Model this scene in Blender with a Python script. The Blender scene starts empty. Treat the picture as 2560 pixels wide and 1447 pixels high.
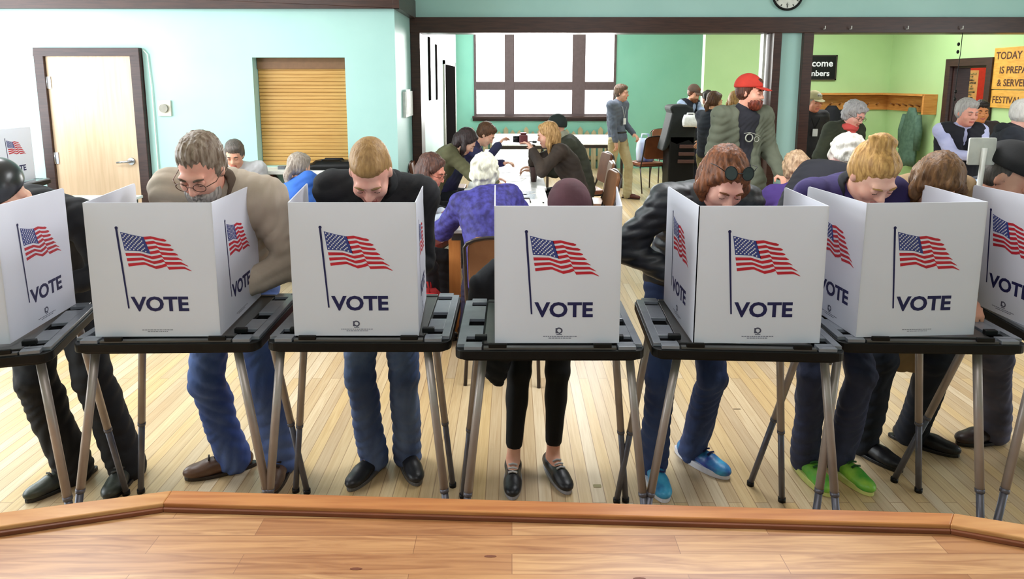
import bpy, bmesh, math, random
import numpy as np
from mathutils import Vector, Matrix, Euler
random.seed(7); rng = np.random.default_rng(7)
S = bpy.context.scene
COL = S.collection
# ---------------------------------------------------------------- camera
cam_d = bpy.data.cameras.new('camera'); cam = bpy.data.objects.new('camera', cam_d); COL.objects.link(cam)
cam_d.sensor_width = 36.0; cam_d.lens = 1682/2560*36.0
cam_d.shift_y = -(723.5-461)/2560
cam_d.clip_start = 0.05
cam.location = (0, 0, 1.764); cam.rotation_euler = (math.pi/2-0.154, 0, 0)
S.camera = cam
# ---------------------------------------------------------------- world, exposure
S.view_settings.view_transform = 'Standard'; S.view_settings.look = 'None'
S.view_settings.gamma = 1; S.view_settings.exposure = 0.08
S.view_settings.use_curve_mapping = False
W = bpy.data.worlds.new('world'); S.world = W; W.use_nodes = True
W.node_tree.nodes['Background'].inputs[0].default_value = (0.93, 0.96, 1.0, 1)
W.node_tree.nodes['Background'].inputs[1].default_value = 2.6
def area(name, loc, rot, sx, sy, power, color=(1,1,1)):
    l = bpy.data.lights.new(name, 'AREA'); l.shape = 'RECTANGLE'; l.size = sx; l.size_y = sy
    l.energy = power; l.color = color
    o = bpy.data.objects.new(name, l); COL.objects.link(o); o.location = loc
    o.rotation_euler = tuple(math.radians(a) for a in rot); return o
# daylight through the tall windows of the left wall, and the window of the far room; added fill lights overhead and at right
area('window_daylight_left', (-5.3, 3.2, 1.9), (0, -90, 0), 2.0, 5.4, 275, (0.90, 0.96, 1.0))
area('window_daylight_far', (0.65, 13.75, 2.0), (-90, 0, 0), 2.7, 1.8, 420, (1.0, 0.99, 0.96))
area('right_fill_light', (7.2, 2.5, 1.9), (0, 90, 0), 1.8, 3.5, 70, (0.93, 0.97, 1.0))  # added fill, no window known on this side
for i, (x, y, p) in enumerate([(-2.9, 3.6, 75), (1.2, 3.6, 72), (4.6, 3.6, 36), (0.6, 10.0, 105), (4.7, 9.0, 72), (0.0, 0.3, 30), (6.95, 9.6, 40)]):
    area('ceiling_fill_light', (x, y, 3.05), (0, 0, 0), 1.6, 1.0, p, (0.95, 0.97, 1.0))  # added fill under the ceiling, no fixtures; last ones brighten stage and kitchen

# ---------------------------------------------------------------- helpers
def lin(c):
    return tuple(((v/255)/12.92 if v/255 <= 0.04045 else ((v/255+0.055)/1.055)**2.4) for v in c)
def P(m): return next(n for n in m.node_tree.nodes if n.type == 'BSDF_PRINCIPLED')
def mat(name, rgb, rough=0.6, metal=0.0, rgb2=None, nscale=20, bump=0.0, bscale=60, stretch=(1,1,1), spec=0.4, detail=3):
    m = bpy.data.materials.new(name); m.use_nodes = True; nt = m.node_tree; b = P(m)
    b.inputs['Base Color'].default_value = (*lin(rgb), 1)
    b.inputs['Roughness'].default_value = rough; b.inputs['Metallic'].default_value = metal
    b.inputs['Specular IOR Level'].default_value = spec
    tc = nt.nodes.new('ShaderNodeTexCoord'); mp = nt.nodes.new('ShaderNodeMapping')
    mp.inputs['Scale'].default_value = stretch
    nt.links.new(tc.outputs['Object'], mp.inputs[0])
    if rgb2 is None: rgb2 = tuple(v*0.93 for v in rgb)
    n = nt.nodes.new('ShaderNodeTexNoise'); n.inputs['Scale'].default_value = nscale; n.inputs['Detail'].default_value = detail
    nt.links.new(mp.outputs[0], n.inputs['Vector'])
    r = nt.nodes.new('ShaderNodeValToRGB')
    r.color_ramp.elements[0].position = 0.38; r.color_ramp.elements[1].position = 0.66
    r.color_ramp.elements[0].color = (*lin(rgb), 1); r.color_ramp.elements[1].color = (*lin(rgb2), 1)
    nt.links.new(n.outputs[0], r.inputs[0]); nt.links.new(r.outputs[0], b.inputs['Base Color'])
    if bump:
        n2 = nt.nodes.new('ShaderNodeTexNoise'); n2.inputs['Scale'].default_value = bscale; n2.inputs['Detail'].default_value = 4
        nt.links.new(mp.outputs[0], n2.inputs['Vector'])
        bp = nt.nodes.new('ShaderNodeBump'); bp.inputs['Strength'].default_value = bump; bp.inputs['Distance'].default_value = 0.01
        nt.links.new(n2.outputs[0], bp.inputs['Height']); nt.links.new(bp.outputs[0], b.inputs['Normal'])
    return m
def planks(name, tones, width, length, axis='Y', rough=0.35, gap=(90,60,35), grain=0.25, gapw=0.02, spec=0.5, grains=None):
    """wood boards running along one axis of the object, each its own tone"""
    m = bpy.data.materials.new(name); m.use_nodes = True; nt = m.node_tree; b = P(m); L = nt.links
    tc = nt.nodes.new('ShaderNodeTexCoord'); mp = nt.nodes.new('ShaderNodeMapping')
    if axis == 'Y': mp.inputs['Rotation'].default_value = (0, 0, math.pi/2)
    L.new(tc.outputs['Object'], mp.inputs[0])
    br = nt.nodes.new('ShaderNodeTexBrick'); br.offset = 0.37; br.offset_frequency = 2
    br.inputs['Scale'].default_value = 1; br.inputs['Brick Width'].default_value = length; br.inputs['Row Height'].default_value = width
    br.inputs['Mortar Size'].default_value = width*gapw; br.inputs['Mortar Smooth'].default_value = 0.3
    br.inputs['Color1'].default_value = (0,0,0,1); br.inputs['Color2'].default_value = (1,1,1,1); br.inputs['Mortar'].default_value = (0.5,0.5,0.5,1)
    L.new(mp.outputs[0], br.inputs['Vector'])
    cr = nt.nodes.new('ShaderNodeValToRGB'); els = cr.color_ramp.elements
    for i, t in enumerate(tones):
        e = els[i] if i < 2 else els.new(0.5)
        e.position = i/(len(tones)-1); e.color = (*lin(t), 1)
    # elements get resorted: set again in order
    for i, e in enumerate(sorted(els, key=lambda q: q.position)): e.color = (*lin(tones[i]), 1)
    L.new(br.outputs['Color'], cr.inputs[0])
    mp2 = nt.nodes.new('ShaderNodeMapping'); mp2.inputs['Scale'].default_value = (1.3, 34, 34) if axis == 'Y' else (1.6, 22, 22)
    L.new(mp.outputs[0], mp2.inputs[0])
    ns = nt.nodes.new('ShaderNodeTexNoise'); ns.inputs['Scale'].default_value = 2.2; ns.inputs['Detail'].default_value = 6; ns.inputs['Distortion'].default_value = 1.2
    L.new(mp2.outputs[0], ns.inputs['Vector'])
    r2 = nt.nodes.new('ShaderNodeValToRGB'); r2.color_ramp.elements[0].position = 0.35; r2.color_ramp.elements[1].position = 0.7
    r2.color_ramp.elements[0].color = (1,1,1,1); r2.color_ramp.elements[1].color = (*lin(grains or (150,110,75)), 1)
    L.new(ns.outputs[0], r2.inputs[0])
    mx = nt.nodes.new('ShaderNodeMixRGB'); mx.blend_type = 'MULTIPLY'; mx.inputs[0].default_value = grain
    L.new(cr.outputs[0], mx.inputs[1]); L.new(r2.outputs[0], mx.inputs[2])
    mg = nt.nodes.new('ShaderNodeMixRGB'); L.new(br.outputs['Fac'], mg.inputs[0]); L.new(mx.outputs[0], mg.inputs[1])
    mg.inputs[2].default_value = (*lin(gap), 1)
    L.new(mg.outputs[0], b.inputs['Base Color'])
    b.inputs['Roughness'].default_value = rough; b.inputs['Specular IOR Level'].default_value = spec
    return m

def kids_ok(o): return o
def tag(o, label=None, cat=None, group=None, kind=None):
    if label: o['label'] = label
    if cat: o['category'] = cat
    if group: o['group'] = group
    if kind: o['kind'] = kind
    return o
def empty(name, loc, rz=0.0, label=None, cat=None, group=None):
    o = bpy.data.objects.new(name, None); COL.objects.link(o); o.location = loc; o.rotation_euler = (0,0,rz)
    o.empty_display_size = 0.1
    return tag(o, label, cat, group)
class MB:
    """collects shapes in one mesh"""
    def __init__(s): s.v = []; s.f = []; s.m = []; s.sm = []; s.cur = 0
    def add(s, vs, fs, smooth=False):
        o = len(s.v); s.v += [tuple(v) for v in vs]; s.f += [tuple(i+o for i in f) for f in fs]
        s.m += [s.cur]*len(fs); s.sm += [smooth]*len(fs); return s
    def box(s, c, d, rz=0, R=None):
        x, y, z = (q/2 for q in d)
        vs = [Vector((a*x, b*y, e*z)) for a in (-1,1) for b in (-1,1) for e in (-1,1)]
        M = R if R is not None else Matrix.Rotation(rz, 3, 'Z')
        vs = [M @ v + Vector(c) for v in vs]
        return s.add(vs, [(0,1,3,2),(4,6,7,5),(0,4,5,1),(2,3,7,6),(0,2,6,4),(1,5,7,3)])
    def bx(s, x0, x1, y0, y1, z0, z1): return s.box(((x0+x1)/2,(y0+y1)/2,(z0+z1)/2), (x1-x0,y1-y0,z1-z0))
    def tube(s, pts, r, n=10, r2=None, closed=False):
        pts = [Vector(p) for p in pts]; N = len(pts); vs = []
        rs = r if isinstance(r, (list, tuple)) else [r+(0 if r2 is None else (r2-r)*i/(N-1)) for i in range(N)]
        up = None
        for i, p in enumerate(pts):
            a = pts[(i-1) % N] if (i > 0 or closed) else p; b = pts[(i+1) % N] if (i < N-1 or closed) else p
            d = (b-a).normalized()
            if up is None: up = Vector((0,0,1)) if abs(d.z) < 0.9 else Vector((1,0,0))
            u = (up - d*up.dot(d)).normalized(); w = d.cross(u); up = u
            for k in range(n):
                t = 2*math.pi*k/n; vs.append(p + (u*math.cos(t)+w*math.sin(t))*rs[i])
        fs = []
        for i in range(N if closed else N-1):
            j = (i+1) % N
            for k in range(n): fs.append((i*n+k, i*n+(k+1)%n, j*n+(k+1)%n, j*n+k))
        s.add(vs, fs, True)
        if not closed:
            o = len(s.v)-len(vs)
            s.f.append(tuple(o+k for k in range(n))[::-1]); s.f.append(tuple(o+(N-1)*n+k for k in range(n))); s.m += [s.cur]*2; s.sm += [False]*2
        return s
    def prism(s, poly, z0, z1, M=None):
        """poly of (x,y), extruded in z; M maps to place"""
        n = len(poly); vs = [Vector((x,y,z0)) for x,y in poly]+[Vector((x,y,z1)) for x,y in poly]
        if M is not None: vs = [M @ v for v in vs]
        fs = [tuple(range(n))[::-1], tuple(range(n,2*n))]+[(i,(i+1)%n,n+(i+1)%n,n+i) for i in range(n)]
        return s.add(vs, fs)
    def lathe(s, prof, c=(0,0,0), n=20):
        vs = []; c = Vector(c)
        for r, z in prof:
            for k in range(n):
                t = 2*math.pi*k/n; vs.append(c+Vector((r*math.cos(t), r*math.sin(t), z)))
        fs = [(i*n+k, i*n+(k+1)%n, (i+1)*n+(k+1)%n, (i+1)*n+k) for i in range(len(prof)-1) for k in range(n)]
        return s.add(vs, fs, True)
    def ball(s, c, r, n=12, M=None):
        r = (r,r,r) if isinstance(r, (int,float)) else r; vs = []; c = Vector(c)
        for i in range(n+1):
            a = math.pi*i/n
            for k in range(2*n):
                t = math.pi*k/n; v = Vector((r[0]*math.sin(a)*math.cos(t), r[1]*math.sin(a)*math.sin(t), r[2]*math.cos(a)))
                vs.append(c + (M @ v if M is not None else v))
        m = 2*n
        return s.add(vs, [(i*m+k, (i+1)*m+k, (i+1)*m+(k+1)%m, i*m+(k+1)%m) for i in range(n) for k in range(m)], True)
    def build(s, name, mats, parent=None, bevel=0.0, loc=None, kind=None):
        me = bpy.data.meshes.new(name)
        me.from_pydata([tuple(v) for v in s.v], [], s.f)
        mats = mats if isinstance(mats, (list,tuple)) else [mats]
        for m in mats: me.materials.append(m)
        me.polygons.foreach_set('material_index', s.m); me.polygons.foreach_set('use_smooth', s.sm)
        bm = bmesh.new(); bm.from_mesh(me); bmesh.ops.remove_doubles(bm, verts=bm.verts, dist=1e-6)
        bmesh.ops.recalc_face_normals(bm, faces=bm.faces); bm.to_mesh(me); bm.free()
        o = bpy.data.objects.new(name, me); COL.objects.link(o)
        if parent is not None: o.parent = parent
        if loc is not None: o.location = loc
        if bevel:
            b = o.modifiers.new('bevel', 'BEVEL'); b.width = bevel; b.segments = 2; b.limit_method = 'ANGLE'; b.angle_limit = math.radians(40)
        if kind: o['kind'] = kind
        return o
def struct(name, mb, m, bevel=0.0): return mb.build(name, m, None, bevel, kind='structure')
def rrect(w, h, r, n=6, cx=0, cy=0):
    out = []
    for sx, sy, a0 in ((1,1,0),(-1,1,90),(-1,-1,180),(1,-1,270)):
        for i in range(n+1):
            a = math.radians(a0+90*i/n); out.append((cx+sx*(w/2-r)+r*math.cos(a), cy+sy*(h/2-r)+r*math.sin(a)))
    return out
def text_mesh(txt, size, name, m, parent, M, extrude=0.0004, bold=0.0, sx=1.0, align='LEFT'):
    cu = bpy.data.curves.new(name, 'FONT'); cu.body = txt; cu.size = size; cu.extrude = extrude; cu.offset = bold; cu.align_x = align
    cu.resolution_u = 3
    t = bpy.data.objects.new('tmp', cu); COL.objects.link(t)
    dg = bpy.context.evaluated_depsgraph_get(); dg.update()
    me = bpy.data.meshes.new_from_object(t.evaluated_get(dg)); bpy.data.objects.remove(t)
    me.materials.clear(); me.materials.append(m); me.name = name
    me.transform(M @ Matrix.Diagonal((sx,1,1,1)))
    o = bpy.data.objects.new(name, me); COL.objects.link(o); o.parent = parent
    return o

# ---------------------------------------------------------------- materials
M_teal = mat('teal_paint', (176,216,210), 0.45, rgb2=(170,211,205), nscale=1.5, bump=0.05, bscale=90)
M_tealfar = mat('far_teal_paint', (134,190,172), 0.5, rgb2=(128,185,167), nscale=1.5, bump=0.05, bscale=90)
M_pale = mat('pale_door_paint', (206,228,226), 0.35, rgb2=(200,224,222), nscale=2)
M_green = mat('green_paint', (178,208,148), 0.5, rgb2=(172,203,142), nscale=1.5, bump=0.05, bscale=90)
M_brown = mat('dark_brown_wood', (64,42,38), 0.4, rgb2=(50,32,30), nscale=6, stretch=(1,1,12), bump=0.05)
M_header = mat('dark_brown_beam', (70,44,36), 0.35, rgb2=(54,34,29), nscale=5, stretch=(1,6,12), bump=0.05)
M_white = mat('white_paint', (232,232,226), 0.5)
M_plaster = mat('ceiling_plaster', (228,230,224), 0.8)
M_doorwood = mat('door_birch_veneer', (218,190,160), 0.4, rgb2=(206,178,146), nscale=2.5, stretch=(14,14,0.8))
M_shutter = mat('shutter_wood', (205,160,92), 0.45, rgb2=(190,142,74), nscale=3, stretch=(1,8,24))
M_shutterbox = mat('shutter_head', (128,92,62), 0.5)
M_floor = planks('floor_boards', [(186,160,124),(212,194,164),(206,178,130),(218,204,180),(194,172,140)], 0.057, 1.9, 'Y', 0.3, gap=(150,122,90), grain=0.35, gapw=0.035, grains=(190,160,120))
M_stage = planks('stage_boards', [(196,146,98),(176,122,78),(206,160,112),(186,134,88),(200,152,104)], 0.064, 0.62, 'X', 0.32, gap=(136,90,58), grain=0.6, gapw=0.014, grains=(150,92,56))
M_nose = mat('stage_curb_wood', (196,132,78), 0.32, rgb2=(172,106,60), nscale=3, stretch=(1.2,18,18), bump=0.03)
M_steel = mat('satin_steel', (190,190,195), 0.3, 0.9)
M_black = mat('black_plastic', (11,11,12), 0.45, rgb2=(15,15,16), bump=0.04, bscale=300, spec=0.25)
M_tray = mat('booth_tray_plastic', (66,66,66), 0.3, rgb2=(76,75,73), nscale=12, bump=0.05, bscale=250, spec=0.6)
M_rim = mat('booth_rim_sheen_plastic', (116,120,128), 0.25, rgb2=(126,130,138), nscale=12, bump=0.03, bscale=250, spec=0.8)  # sheen reflected by the rims put into a lighter base colour
M_legm = mat('leg_metal', (172,160,154), 0.4, 0.35, rgb2=(158,146,140), nscale=8)
M_legb = mat('leg_lower_metal', (98,98,108), 0.4, 0.4)
M_navy = mat('navy_print', (26,26,78), 0.6)
M_flagblue = mat('canton_print', (52,62,130), 0.6)
M_red = mat('red_print', (190,30,48), 0.6)
M_starw = mat('star_print', (236,236,242), 0.6)
M_greyprint = mat('grey_print', (120,122,132), 0.6)
def screen_material():
    m = mat('corrugated_plastic', (230,231,240), 0.45, rgb2=(227,228,238), nscale=3)
    nt = m.node_tree; b = P(m); out = next(n for n in nt.nodes if n.type == 'OUTPUT_MATERIAL')
    t = nt.nodes.new('ShaderNodeBsdfTranslucent'); t.inputs[0].default_value = (*lin((240,240,246)), 1)
    mx = nt.nodes.new('ShaderNodeMixShader'); mx.inputs[0].default_value = 0.22
    nt.links.new(b.outputs[0], mx.inputs[1]); nt.links.new(t.outputs[0], mx.inputs[2]); nt.links.new(mx.outputs[0], out.inputs[0])
    return m
M_screen = screen_material()
def glass_material():
    m = bpy.data.materials.new('window_glass'); m.use_nodes = True; nt = m.node_tree; nt.nodes.remove(P(m))
    out = next(n for n in nt.nodes if n.type == 'OUTPUT_MATERIAL')
    t = nt.nodes.new('ShaderNodeBsdfTransparent'); g = nt.nodes.new('ShaderNodeBsdfGlossy'); g.inputs['Roughness'].default_value = 0.05
    mx = nt.nodes.new('ShaderNodeMixShader'); mx.inputs[0].default_value = 0.06
    nt.links.new(t.outputs[0], mx.inputs[1]); nt.links.new(g.outputs[0], mx.inputs[2]); nt.links.new(mx.outputs[0], out.inputs[0])
    return m
M_glass = glass_material()

# ================================================================ SETTING
CZ = 3.6
struct('floor', MB().bx(-5.6, 8.6, -3.6, 14.0, -0.08, 0.0), M_floor)
struct('ceiling', MB().bx(-5.6, 7.6, -3.6, 7.6, CZ, CZ+0.1).bx(-1.4, 8.6, 7.4, 14.0, 3.2, 3.3), M_plaster)
# side walls of the hall with tall windows
w = MB()
w.bx(-5.62,-5.42,-3.5,-0.5,0,CZ).bx(-5.62,-5.42, -0.5, 6.5, 0, 0.9).bx(-5.62,-5.42,-0.5,6.5,2.9,CZ)
for a, b in ((-0.5,0.5),(2.9,3.4),(5.9,6.5)): w.bx(-5.62,-5.42,a,b,0.9,2.9)
struct('wall_left', w, M_teal)
f = MB()
for a, b in ((0.5,2.9),(3.4,5.9)):
    f.bx(-5.5,-5.44,a,b,0.9,0.96).bx(-5.5,-5.44,a,b,2.84,2.9).bx(-5.5,-5.44,a,a+0.06,0.9,2.9).bx(-5.5,-5.44,b-0.06,b,0.9,2.9).bx(-5.5,-5.44,(a+b)/2-0.03,(a+b)/2+0.03,0.9,2.9)
struct('window_2', f, M_brown)
struct('wall_rear', MB().bx(-5.6,7.6,-3.7,-3.5,0,CZ), M_teal)
w = MB(); w.bx(7.42,7.6,-3.5,-0.5,0,CZ).bx(7.42,7.6,-0.5,7.4,0,0.9).bx(7.42,7.6,-0.5,7.4,2.9,CZ).bx(7.42,7.6,-0.5,0.7,0.9,2.9).bx(7.42,7.6,4.3,7.4,0.9,2.9)
struct('wall_right', w, M_teal)
f = MB().bx(7.44,7.5,0.7,4.3,0.9,0.96).bx(7.44,7.5,0.7,4.3,2.84,2.9).bx(7.44,7.5,0.7,0.76,0.9,2.9).bx(7.44,7.5,4.24,4.3,0.9,2.9).bx(7.44,7.5,2.47,2.53,0.9,2.9)
struct('window_3', f, M_brown)
# the wall with the door and the shuttered hatch
ax0, ax1, az0, az1 = -2.432, -1.565, 0.945, 1.972
w = MB()
w.bx(-5.5, ax0, 6.4, 6.6, 0, CZ).bx(ax1, -1.09, 6.4, 6.6, 0, CZ).bx(ax0, ax1, 6.4, 6.6, az1, CZ).bx(ax0, ax1, 6.4, 6.6, 0, az0)
w.bx(ax0-0.02, ax1+0.02, 6.6, 6.64, az0-0.1, az1+0.1)
w.bx(-1.29, -1.09, 6.6, 7.4, 0, CZ)
struct('wall_hatch', w, M_teal)
# wall over and between the two wide openings
HB, HT = 2.262, 2.425
w = MB()
w.bx(-1.29, 7.6, 7.4, 7.6, HT, CZ).bx(2.873, 3.13, 7.4, 7.6, 0, HT)
struct('wall_openings', w, M_teal)
t = MB()
t.bx(-1.09, 7.5, 7.34, 7.64, HB, HT)
t.bx(-1.085, -0.985, 7.34, 7.64, 0, HB).bx(2.80, 2.885, 7.34, 7.64, 0, HB).bx(3.12, 3.227, 7.34, 7.64, 0, HB)
struct('trim_1', t, M_header, 0.004)
t = MB(); t.bx(-5.42, -1.03, 6.32, 6.4, 2.41, 2.60).bx(-1.09, -1.03, 6.32, 7.4, 2.41, 2.60)
t.bx(-5.42,-1.03,6.30,6.42,2.56,2.60)
struct('trim_2', t, M_header, 0.004)
struct('trim_3', MB().bx(2.748, 2.776, 7.5, 7.6, 0, HB), M_white)
struct('baseboard_hatch', MB().bx(-3.35,-1.12,6.375,6.4,0,0.12).bx(-5.42,-4.3,6.375,6.4,0,0.12), M_brown)
# door
d = empty('door_1', (-3.9, 6.4, 0)); d['kind'] = 'structure'
dl, dr = -4.345+3.9, -3.545+3.9
MB().bx(dl,dr,-0.035,0.0,0.01,1.985).build('door_leaf', M_doorwood, d, 0.003)
MB().bx(dl-0.09,dl,-0.06,0.0,0,1.985).bx(dr,dr+0.09,-0.06,0.0,0,1.985).bx(dl-0.09,dr+0.09,-0.06,0.0,1.985,2.06).build('door_frame', M_brown, d, 0.004)
h = MB().lathe([(0,0),(0.032,0),(0.032,0.012),(0.012,0.014),(0.012,0.05),(0,0.05)])
h = MB(); h.tube([(dr-0.075,-0.035,1.0),(dr-0.075,-0.05,1.0)],0.034,16).tube([(dr-0.075,-0.04,1.0),(dr-0.075,-0.09,1.0)],0.012,10).tube([(dr-0.06,-0.09,1.0),(dr-0.12,-0.095,1.0),(dr-0.19,-0.088,0.992)],[0.013,0.012,0.009],10)
h.build('door_handle', M_steel, d)
for z in (1.74, 1.03, 0.3): MB().bx(dl-0.01,dl+0.035,-0.042,-0.03,z-0.055,z+0.055).tube([(dl,-0.045,z-0.055),(dl,-0.045,z+0.055)],0.008,8).build('hinge', M_steel, d)
# roller shutter set in the hatch
sh = empty('roller_shutter', (-2.0, 6.5, az0), label='closed wooden roller shutter filling the serving hatch in the pale turquoise wall', cat='shutter')
m = MB(); zz = 0.012; 
while zz < az1-az0-0.1:
    m.box((0.0015,0.03,zz+0.0165),(ax1-ax0-0.006,0.014,0.031)); zz += 0.0345
m.bx(ax0+2.003, ax1+2-0.003, 0.034, 0.045, 0, az1-az0-0.08)
m.build('slats', M_shutter, sh, 0.003)
MB().bx(ax0+2.003, ax1+2-0.003, -0.0, 0.07, az1-az0-0.105, az1-az0).build('head_box', M_shutterbox, sh, 0.003)
MB().bx(ax0+2.003, ax1+2-0.003, 0.012, 0.05, 0.0, 0.03).build('bottom_rail', M_shutter, sh, 0.003)
co = MB().bx(-2.50,-1.38,6.12,6.398,0.905,0.94).bx(ax0+0.002,ax1-0.002,6.398,6.5,0.9455,0.9465)
co = MB().bx(-2.50,-1.38,6.12,6.398,0.905,0.94); co.bx(-2.45,-2.41,6.2,6.398,0.7,0.905).bx(-1.5,-1.46,6.2,6.398,0.7,0.905)
tag(co.build('hatch_counter', M_white, None, 0.004), 'white shelf counter on brackets below the wooden roller shutter', 'counter')
# thermostat, conduit, sconce on the return, clock
th = empty('thermostat', (-3.28, 6.4, 1.50), label='small cream wall thermostat between the door and the roller shutter', cat='thermostat')
MB().bx(-0.062,0.062,-0.02,0,-0.075,0.075).build('back_plate', mat('thermostat_cream',(216,212,196),0.5), th, 0.004)
MB().tube([(0,-0.02,0.0),(0,-0.04,0.0)],0.04,20).build('dial', mat('dial_grey',(150,146,134),0.4), th)
MB().tube([(-3.435,6.385,2.04),(-3.40,6.385,2.0),(-3.385,6.385,1.7),(-3.385,6.385,0.9),(-3.36,6.385,0.4),(-3.36,6.385,0.02)],0.006,6).build('wall_cable', M_white)
tag(bpy.data.objects['wall_cable'], 'thin white cable running down the wall beside the dark door frame', 'cable')
nb = empty('notice_box', (-1.09, 7.0, 1.52), label='white notice holder with paper on the return wall beside the wide opening', cat='notice holder')
MB().bx(0,0.03,-0.24,0.24,-0.13,0.13).build('holder', M_white, nb, 0.004)
MB().bx(0.03,0.033,-0.2,0.05,-0.10,0.15).build('paper', mat('paper',(245,245,242),0.6), nb)
ck = empty('wall_clock', (2.93, 7.4, 2.66), label='round black rimmed wall clock above the pillar between the openings', cat='clock')
m = MB(); N=40
m.tube([(0.155*math.cos(2*math.pi*i/N),-0.03,0.155*math.sin(2*math.pi*i/N)) for i in range(N)],0.013,8,closed=True); m.build('rim', M_black, ck)
MB().tube([(0,0.0,0),(0,-0.03,0)],0.155,40).build('clock_face', M_white, ck)
m = MB()
for i in range(12):
    a = math.pi/6*i; m.box((0.125*math.sin(a),-0.032,0.125*math.cos(a)),(0.008,0.002,0.02),R=Matrix.Rotation(a,3,'Y'))
m.box((0.02,-0.035,0.035),(0.009,0.002,0.09),R=Matrix.Rotation(0.5,3,'Y')).box((-0.04,-0.036,-0.02),(0.006,0.002,0.11),R=Matrix.Rotation(1.1,3,'Y'))
m.build('clock_hands', M_black, ck)
for k, a in ((12,0),(3,90),(6,180),(9,270)):
    aa = math.radians(a)
    text_mesh(str(k), 0.045, 'numeral', M_black, ck, Matrix.Translation((0.098*math.sin(aa),-0.0325,0.098*math.cos(aa)-0.016)) @ Matrix.Rotation(math.pi/2,4,'X'), align='CENTER')
# ---------------- far teal room
BW = 13.5
w = MB(); wx0, wx1, wz0, wz1 = -0.755, 2.06, 1.045, 2.86
w.bx(-1.4,wx0,BW,BW+0.2,0,3.2).bx(wx1,5.0,BW,BW+0.2,0,3.2).bx(wx0,wx1,BW,BW+0.2,0,wz0).bx(wx0,wx1,BW,BW+0.2,wz1,3.2)
struct('wall_back', w, M_tealfar)
wn = empty('window_1', (0,BW,0)); wn['kind'] = 'structure'
f = MB()
for a, b in ((wx0,wx0+0.05),(-0.145,0.045),(1.19,1.45),(wx1-0.05,wx1)): f.bx(a,b,-0.02,0.08,wz0,wz1)
for a, b in ((wz0,wz0+0.05),(1.565,1.73),(wz1-0.05,wz1)): f.bx(wx0,wx1,-0.015,0.085,a,b)
f.build('window_frame', mat('window_frame_paint',(96,78,80),0.4), wn, 0.006)
MB().bx(wx0-0.03,wx1+0.03,-0.14,0.0,wz0-0.035,wz0+0.012).bx(wx0-0.03,wx1+0.03,-0.05,0.0,wz0-0.09,wz0-0.035).build('window_sill', M_brown, wn, 0.004)
MB().bx(wx0+0.02,wx1-0.02,0.05,0.054,wz0+0.02,wz1-0.02).build('pane', M_glass, wn)
# left side of the far room: folding partition leaves, dark doorway
w = MB(); w.prism([(-0.99,7.64),(-1.10,13.5),(-1.35,13.5),(-1.35,7.64)],0,3.2)
struct('wall_partition', w, M_pale)
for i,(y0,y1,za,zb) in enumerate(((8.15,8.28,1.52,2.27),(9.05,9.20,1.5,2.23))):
    struct('trim_%d'%(4+i), MB().bx(-1.06,-0.985-0.02*i,y0,y1,za,zb), mat('slot_shade_dark',(24,20,20),1.0,spec=0.0))  # black strips painted in for the shade inside narrow gaps
d2 = empty('door_2', (-1.07, 11.2, 0)); d2['kind']='structure'
MB().bx(-0.02,0.055,-0.85,0.95,0,2.0).build('door_leaf', mat('doorway_shade_black',(20,18,18),1.0,spec=0.0), d2)  # black panel stands in for the darkness of an open doorway
MB().bx(-0.02,0.06,-0.97,-0.85,0,2.06).bx(-0.02,0.06,0.95,1.05,0,2.06).bx(-0.02,0.06,-0.97,1.05,2.0,2.06).build('door_frame', mat('door_casing_grey',(150,146,134),0.5), d2)
# picket fence wainscot along the back wall
pf = empty('picket_fence', (0,BW-0.06,0), label='low weathered picket fence along the far wall under the big window', cat='fence')
m = MB(); x = -0.98; k = 0
while x < 2.05:
    hh = 0.80+0.05*math.sin(k*2.3); m.prism([(x,0),(x+0.095,0),(x+0.095,hh-0.06),(x+0.048,hh),(x,hh-0.06)],0,0.02,Matrix(((1,0,0,0),(0,0,-1,0),(0,1,0,0),(0,0,0,1)))); x += 0.135; k += 1
m.build('pickets', mat('weathered_board',(176,160,126),0.8,rgb2=(150,140,112),nscale=5,stretch=(4,4,0.6)), pf)
MB().bx(-1.0,2.08,0.0,0.03,0.18,0.26).bx(-1.0,2.08,0.0,0.03,0.55,0.63).build('rails', mat('fence_rail',(140,122,92),0.8), pf)
# ---------------- green room
w = MB(); w.bx(3.10,6.3,11.0,11.15,0,3.2); struct('wall_green', w, M_green)
w = MB(); w.bx(6.1,6.3,7.6,8.66,0,3.2).bx(6.1,6.3,9.46,11.0,0,3.2).bx(6.1,6.3,8.66,9.46,1.985,3.2); struct('wall_green_side', w, M_green)
struct('wall_kitchen', MB().bx(8.5,8.6,7.6,11.2,0,3.2).bx(6.3,8.6,11.1,11.2,0,3.2), mat('kitchen_red',(206,60,34),0.6))
d3 = empty('door_3',(6.1,9.06,0)); d3['kind']='structure'
MB().bx(-0.004,0.22,-0.40,-0.34,0,1.925).bx(-0.004,0.22,0.34,0.40,0,1.925).bx(-0.004,0.22,-0.40,0.40,1.925,1.985).bx(-0.06,-0.004,-0.46,-0.36,0,1.95).bx(-0.06,-0.004,0.36,0.46,0,1.95).bx(-0.06,-0.004,-0.46,0.46,1.95,2.05).build('door_frame', M_brown, d3, 0.004)
po = empty('wall_poster',(7.45,11.1,1.68), -math.pi/2+math.pi, label='tall poster with yellow border on the red kitchen wall seen through the door', cat='poster')
MB().bx(-0.012,0,-0.14,0.14,-0.26,0.24).build('poster_sheet', mat('poster_orange',(232,186,110),0.6), po)
m = MB()
for i in range(9): m.bx(-0.016,-0.012,-0.08+0.03*math.sin(i*2.1),0.05+0.03*math.sin(i*1.3),-0.22+i*0.048,-0.185+i*0.048)
m.build('poster_figure', mat('poster_dark',(60,50,40),0.6,rgb2=(225,205,120),nscale=18), po)
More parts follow.
